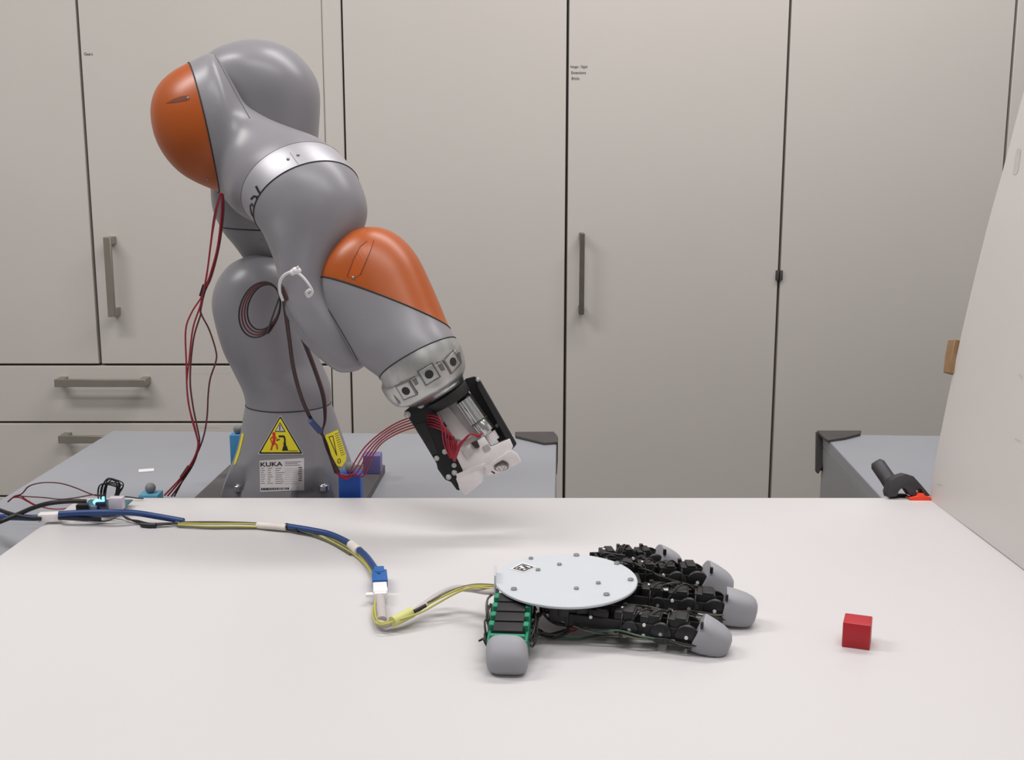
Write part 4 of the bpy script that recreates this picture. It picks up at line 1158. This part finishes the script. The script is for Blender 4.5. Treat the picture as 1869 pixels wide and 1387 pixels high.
def finger(root, tip, hw, tip_len, tip_r, seeds, n_servo, tip_drop=0.004, up=1.0):
    """chain of servo blocks on side brackets, round hinge discs, leads along the flank, rubber tip"""
    rg = random.Random(seeds)
    x, y, z = frame(root, tip); Lg = (tip - root).length
    def P(a, l, h): return root + x * (a * Lg) + y * l + z * h
    f = MB()
    for s_ in (-1, 1):                               # side rails
        f.box(P(.46, s_ * hw * .80, -.001), (Lg * .50, .0013, hw * .42), (x, y, z))
    for a in (.03, .30, .56, .80): f.box(P(a, 0, -hw * .2), (.0016, hw * .82, hw * .55), (x, y, z))
    fo = obj('finger_frame', f, M_BLACKM, HD, bevel=.0006, seg=1)
    for k in range(n_servo):
        a = .10 + k * (.74 / n_servo) + .04
        ln = Lg * .74 / n_servo * .40
        c = P(a + .03, 0, .0015 + (0.0015 if k % 2 else 0))
        sv = obj('servo', MB().box(c, (ln, hw * .72, hw * .74), (x, y, z)).box(c + x * ln * .3 + z * hw * .78, (ln * .55, hw * .70, hw * .10), (x, y, z)), M_BLACK, fo, bevel=.0011)
        if k < 2:
            obj('servo_label', MB().box(c - x * ln * .2 + z * (hw * .745) + y * hw * .2, (.0035, .0022, .0004), (x, y, z)), M_WHITEP, fo)
    for a, r in ((.40, .62), (.62, .78), (.80, .86)):              # hinge discs on both flanks
        for s_ in (-1, 1):
            c = P(a, s_ * hw * .80, -.002)
            obj('hinge_disc', MB().cyl(c, c + y * (s_ * .0042), hw * r, hw * r * .94, 22), M_BLACK, fo, bevel=.0006, seg=1)
            c2 = c + y * (s_ * .0042)
            obj('screw', MB().cyl(c2, c2 + y * (s_ * .0012), .0021, n=12), M_SCREW if a != .80 else M_WHITEP, fo)
    for a, h in ((.12, .35), (.50, .3), (.50, -.45)):
        c = P(a, -hw * .84, hw * h); obj('screw', MB().cyl(c, c - y * .0018, .0019, n=12), M_WHITEP, fo)
    for k in range(6):                               # leads sagging along the flanks
        s_ = -1 if k < 4 else 1
        h0 = rg.uniform(-.5, .5) * hw
        pts = []
        for j, a in enumerate((.0, .16, .32, .48, .64, .80, .93)):
            pts.append(P(a, s_ * (hw * (1.02 + .12 * rg.random()) + (.004 if j % 2 else .0)), -hw * .45 + h0 * .35 + rg.uniform(-.35, .35) * hw * .5))
        wire('lead', pts, .0011, rg.choice((M_WIREK, M_WIREK, M_WIREG, M_WIREBR, M_WIRED)), fo, n=6, steps=4)
    for k in range(3):                               # slack loops standing above
        a0 = rg.uniform(.25, .65)
        pts = [P(a0, -hw * .8, hw * .3), P(a0 + .05, -hw * .5, hw * (1.0 + .25 * rg.random())), P(a0 + .12, hw * .1, hw * (1.0 + .3 * rg.random())), P(a0 + .2, hw * .7, hw * .4)]
        wire('lead', pts, .0011, M_WIREK, fo, n=6, steps=4)
    for a in (.34, .66):                             # cable ties with heads
        c = P(a, 0, 0)
        pts = [c + y * (math.cos(t_ * 2 * math.pi / 16) * hw * 1.16) + z * (math.sin(t_ * 2 * math.pi / 16) * hw * 1.0) for t_ in range(16)]
        tie = MB().tube(pts, .0011, 6, closed=True)
        tie.box(c - y * hw * 1.12 - z * hw * .55, (.0022, .0022, .0030), (x, y, z))
        tie.box(c + y * hw * .5 + z * hw * 1.0, (.0020, .0030, .0022), (x, y, z))
        obj('cable_tie', tie, M_WIREK, fo, smooth=40)
    # rubber tip: blunt rounded cap
    t0 = P(.86, 0, 0); ax = (x * 1.0 - z * (tip_drop / tip_len)).normalized(); zz = ax.cross(y) * -1
    zz = ax.cross(y); zz = -zz if zz.z < 0 else zz
    prof = [(0, .98, 1), (.06, 1.02, 1), (.35, 1.0, 1), (.62, .94, 1), (.80, .84, 1), (.91, .70, 1), (.975, .50, 1), (1.0, .25, 1)]
    rings = []
    for (q, k, _) in prof:
        c = t0 + ax * (q * tip_len)
        ring_ = []
        for j in range(28):
            th = 2 * math.pi * j / 28; n_ = 2.7
            kk = (abs(math.cos(th)) ** n_ + abs(math.sin(th)) ** n_) ** (-1 / n_)
            pt = c + (y * math.cos(th) * tip_r + zz * math.sin(th) * tip_r * .98) * (k * kk)
            if pt.z < Z0 + .0006: pt.z = Z0 + .0006
            ring_.append(pt)
        rings.append(ring_)
    tp = obj('fingertip', MB().rings(rings), M_TIP, fo, smooth=60); tp['label'] = 'grey rubber fingertip'
    obj('tip_clip', MB().box(t0 - y * tip_r * .9 + zz * tip_r * .8, (.0016, .0022, .0036), (x, y, z)), M_BLACK, fo)
    obj('tip_clip', MB().box(t0 - y * tip_r * .95 - zz * tip_r * .55, (.0016, .0020, .0040), (x, y, z)), M_BLACK, fo)
    return fo
hz = Z0 + .022
def at(u, v, h): return PZ(u, v, Z0 + h)
finger(at(1052, 1122, .028), at(1308, 1157, .021), .0165, .040, .0215, 11, 4, .017)
finger(at(1100, 1082, .030), at(1356, 1108, .022), .0165, .040, .0215, 12, 4, .006)
finger(at(1105, 1045, .036), at(1310, 1053, .030), .0165, .040, .0215, 13, 4, .019)
finger(at(1085, 1020, .034), at(1216, 1018, .030), .0145, .034, .0185, 14, 3, .014)

# thumb towards the viewer: green brackets, stacked servos, grey tip
tr, tt_ = at(938, 1092, .040), at(926, 1168, .030)
x, y, z = frame(tr, tt_); Lt = (tt_ - tr).length
def PT(a, l, h): return tr + x * (a * Lt) + y * l + z * h
hw = .0205
f = MB()
for s_ in (-1, 1):
    f.box(PT(.55, s_ * hw, -.010), (Lt * .50, .0018, .012), (x, y, z))
    for a in (.12, .34, .56, .78): f.box(PT(a, s_ * hw * .93, .003), (.0048, .0030, .0062), (x, y, z))
f.box(PT(.99, 0, -.006), (.003, hw * .95, .012), (x, y, z))
f.box(PT(.02, -hw * .4, .000), (.004, hw * .6, .006), (x, y, z))
th = obj('thumb_frame', f, M_GREEN, HD, bevel=.0008, seg=1); th['label'] = 'green printed thumb bracket'
for k in range(4):
    c = PT(.14 + k * .235, 0, -.004)
    obj('servo', MB().box(c, (Lt * .100, hw * .80, .0125), (x, y, z)), M_BLACKM, th, bevel=.0010)
obj('servo_label', MB().box(PT(.17, hw * .25, .0090), (.002, .005, .0003), (x, y, z)), M_WHITEP, th)
for k in range(7):
    s_ = 1 if k < 4 else -1
    rg = random.Random(40 + k)
    pts = [PT(a, s_ * (hw * 1.12 + rg.uniform(.001, .008)), rg.uniform(-.016, .004)) for a in (.05, .25, .45, .65, .85, 1.0)]
    wire('lead', pts, .0012, M_WIREK, th, n=6, steps=4)
for k in range(2):
    wire('lead', on([(903, 1082 + k, .035), (890, 1094 - k, .034), (888 + 2 * k, 1115, .026), (893, 1140, .016), (900, 1158, .014)]), .0013, M_WIREBR, th, n=6)
for (u, v) in ((893, 1156), (966, 1128), (981, 1153)):
    obj('cable_tie', MB().sphere(PZ(u, v, Z0 + .016), .0036, 10, 6, (1, 1, .8)), M_WIREK, th)
rings = []
t0 = PT(1.02, 0, -.008); end = PZ(925, 1222, Z0 + .010)
ax = (end - t0).normalized(); zz = ax.cross(y); zz = -zz if zz.z < 0 else zz
tl = (end - t0).length
for (q, k, hh) in [(0, .90, .019), (.12, .97, .021), (.4, 1.0, .0205), (.65, .98, .018), (.82, .92, .015), (.93, .80, .0115), (1.0, .62, .007), (1.02, .3, .003)]:
    c = t0 + ax * (q * tl); r_ = []
    for j in range(32):
        t_ = 2 * math.pi * j / 32; n_ = 3.0
        kk = (abs(math.cos(t_)) ** n_ + abs(math.sin(t_)) ** n_) ** (-1 / n_)
        pt = c + (y * math.cos(t_) * .0232 * k + zz * math.sin(t_) * hh) * kk
        if pt.z < Z0 + .0006: pt.z = Z0 + .0006
        r_.append(pt)
    rings.append(r_)
obj('fingertip', MB().rings(rings), M_TIP, th, smooth=60)['label'] = 'grey rubber thumb tip'
# leads drooping between the thumb and the first finger
for k, pts in enumerate([
    [(962, 1130, .024), (985, 1120, .030), (1000, 1105, .038)],
    [(966, 1168, .010), (985, 1155, .014), (1010, 1158, .012), (1038, 1148, .014), (1062, 1126, .024), (1085, 1106, .036)],
    [(965, 1156, .012), (980, 1156, .010), (1010, 1164, .006), (1035, 1155, .010), (1050, 1143, .016)],
    [(990, 1105, .040), (996, 1125, .028), (1015, 1138, .018), (1042, 1142, .016)],
    [(1002, 1108, .040), (1010, 1128, .024), (1030, 1140, .016), (1050, 1138, .018), (1080, 1110, .034)],
    [(968, 1145, .018), (985, 1150, .014), (1000, 1158, .012), (1032, 1150, .012)],
    [(960, 1160, .012), (975, 1135, .024), (992, 1118, .034)]]):
    wire('lead', on(pts), .0016, M_WIREK if k != 4 else M_WIREBR, HD, n=8)
for k, pts in enumerate([
    [(1045, 1142, .014), (1075, 1137, .014), (1100, 1142, .012), (1125, 1150, .008), (1148, 1150, .010), (1156, 1130, .022)],
    [(1050, 1138, .014), (1080, 1140, .012), (1110, 1146, .010), (1140, 1154, .006), (1160, 1146, .010)],
    [(990, 1160, .005), (1050, 1166, .003), (1100, 1158, .003), (1150, 1160, .003)]]):
    wire('lead', on(pts), .0013, M_WIREG, HD, n=8)
obj('cable_tie', MB().sphere(PZ(1044, 1146, Z0 + .014), .006, 12, 8, (1.1, .9, .7)), M_WIRED, HD)
for k in range(5):
    rg = random.Random(80 + k)
    u = 1100 + k * 22
    wire('lead', on([(u, 1020 + k * 6, .045), (u + 14, 1016 + k * 8 + rg.uniform(-6, 6), .055), (u + 30, 1020 + k * 9, .050), (u + 44, 1028 + k * 8, .042)]), .0012, M_WIREK, HD, n=6)
wire('lead', on([(1098, 1015, .048), (1104, 1010, .052), (1118, 1012, .050), (1140, 1015, .046)]), .0022, M_BLACK, HD, n=8)
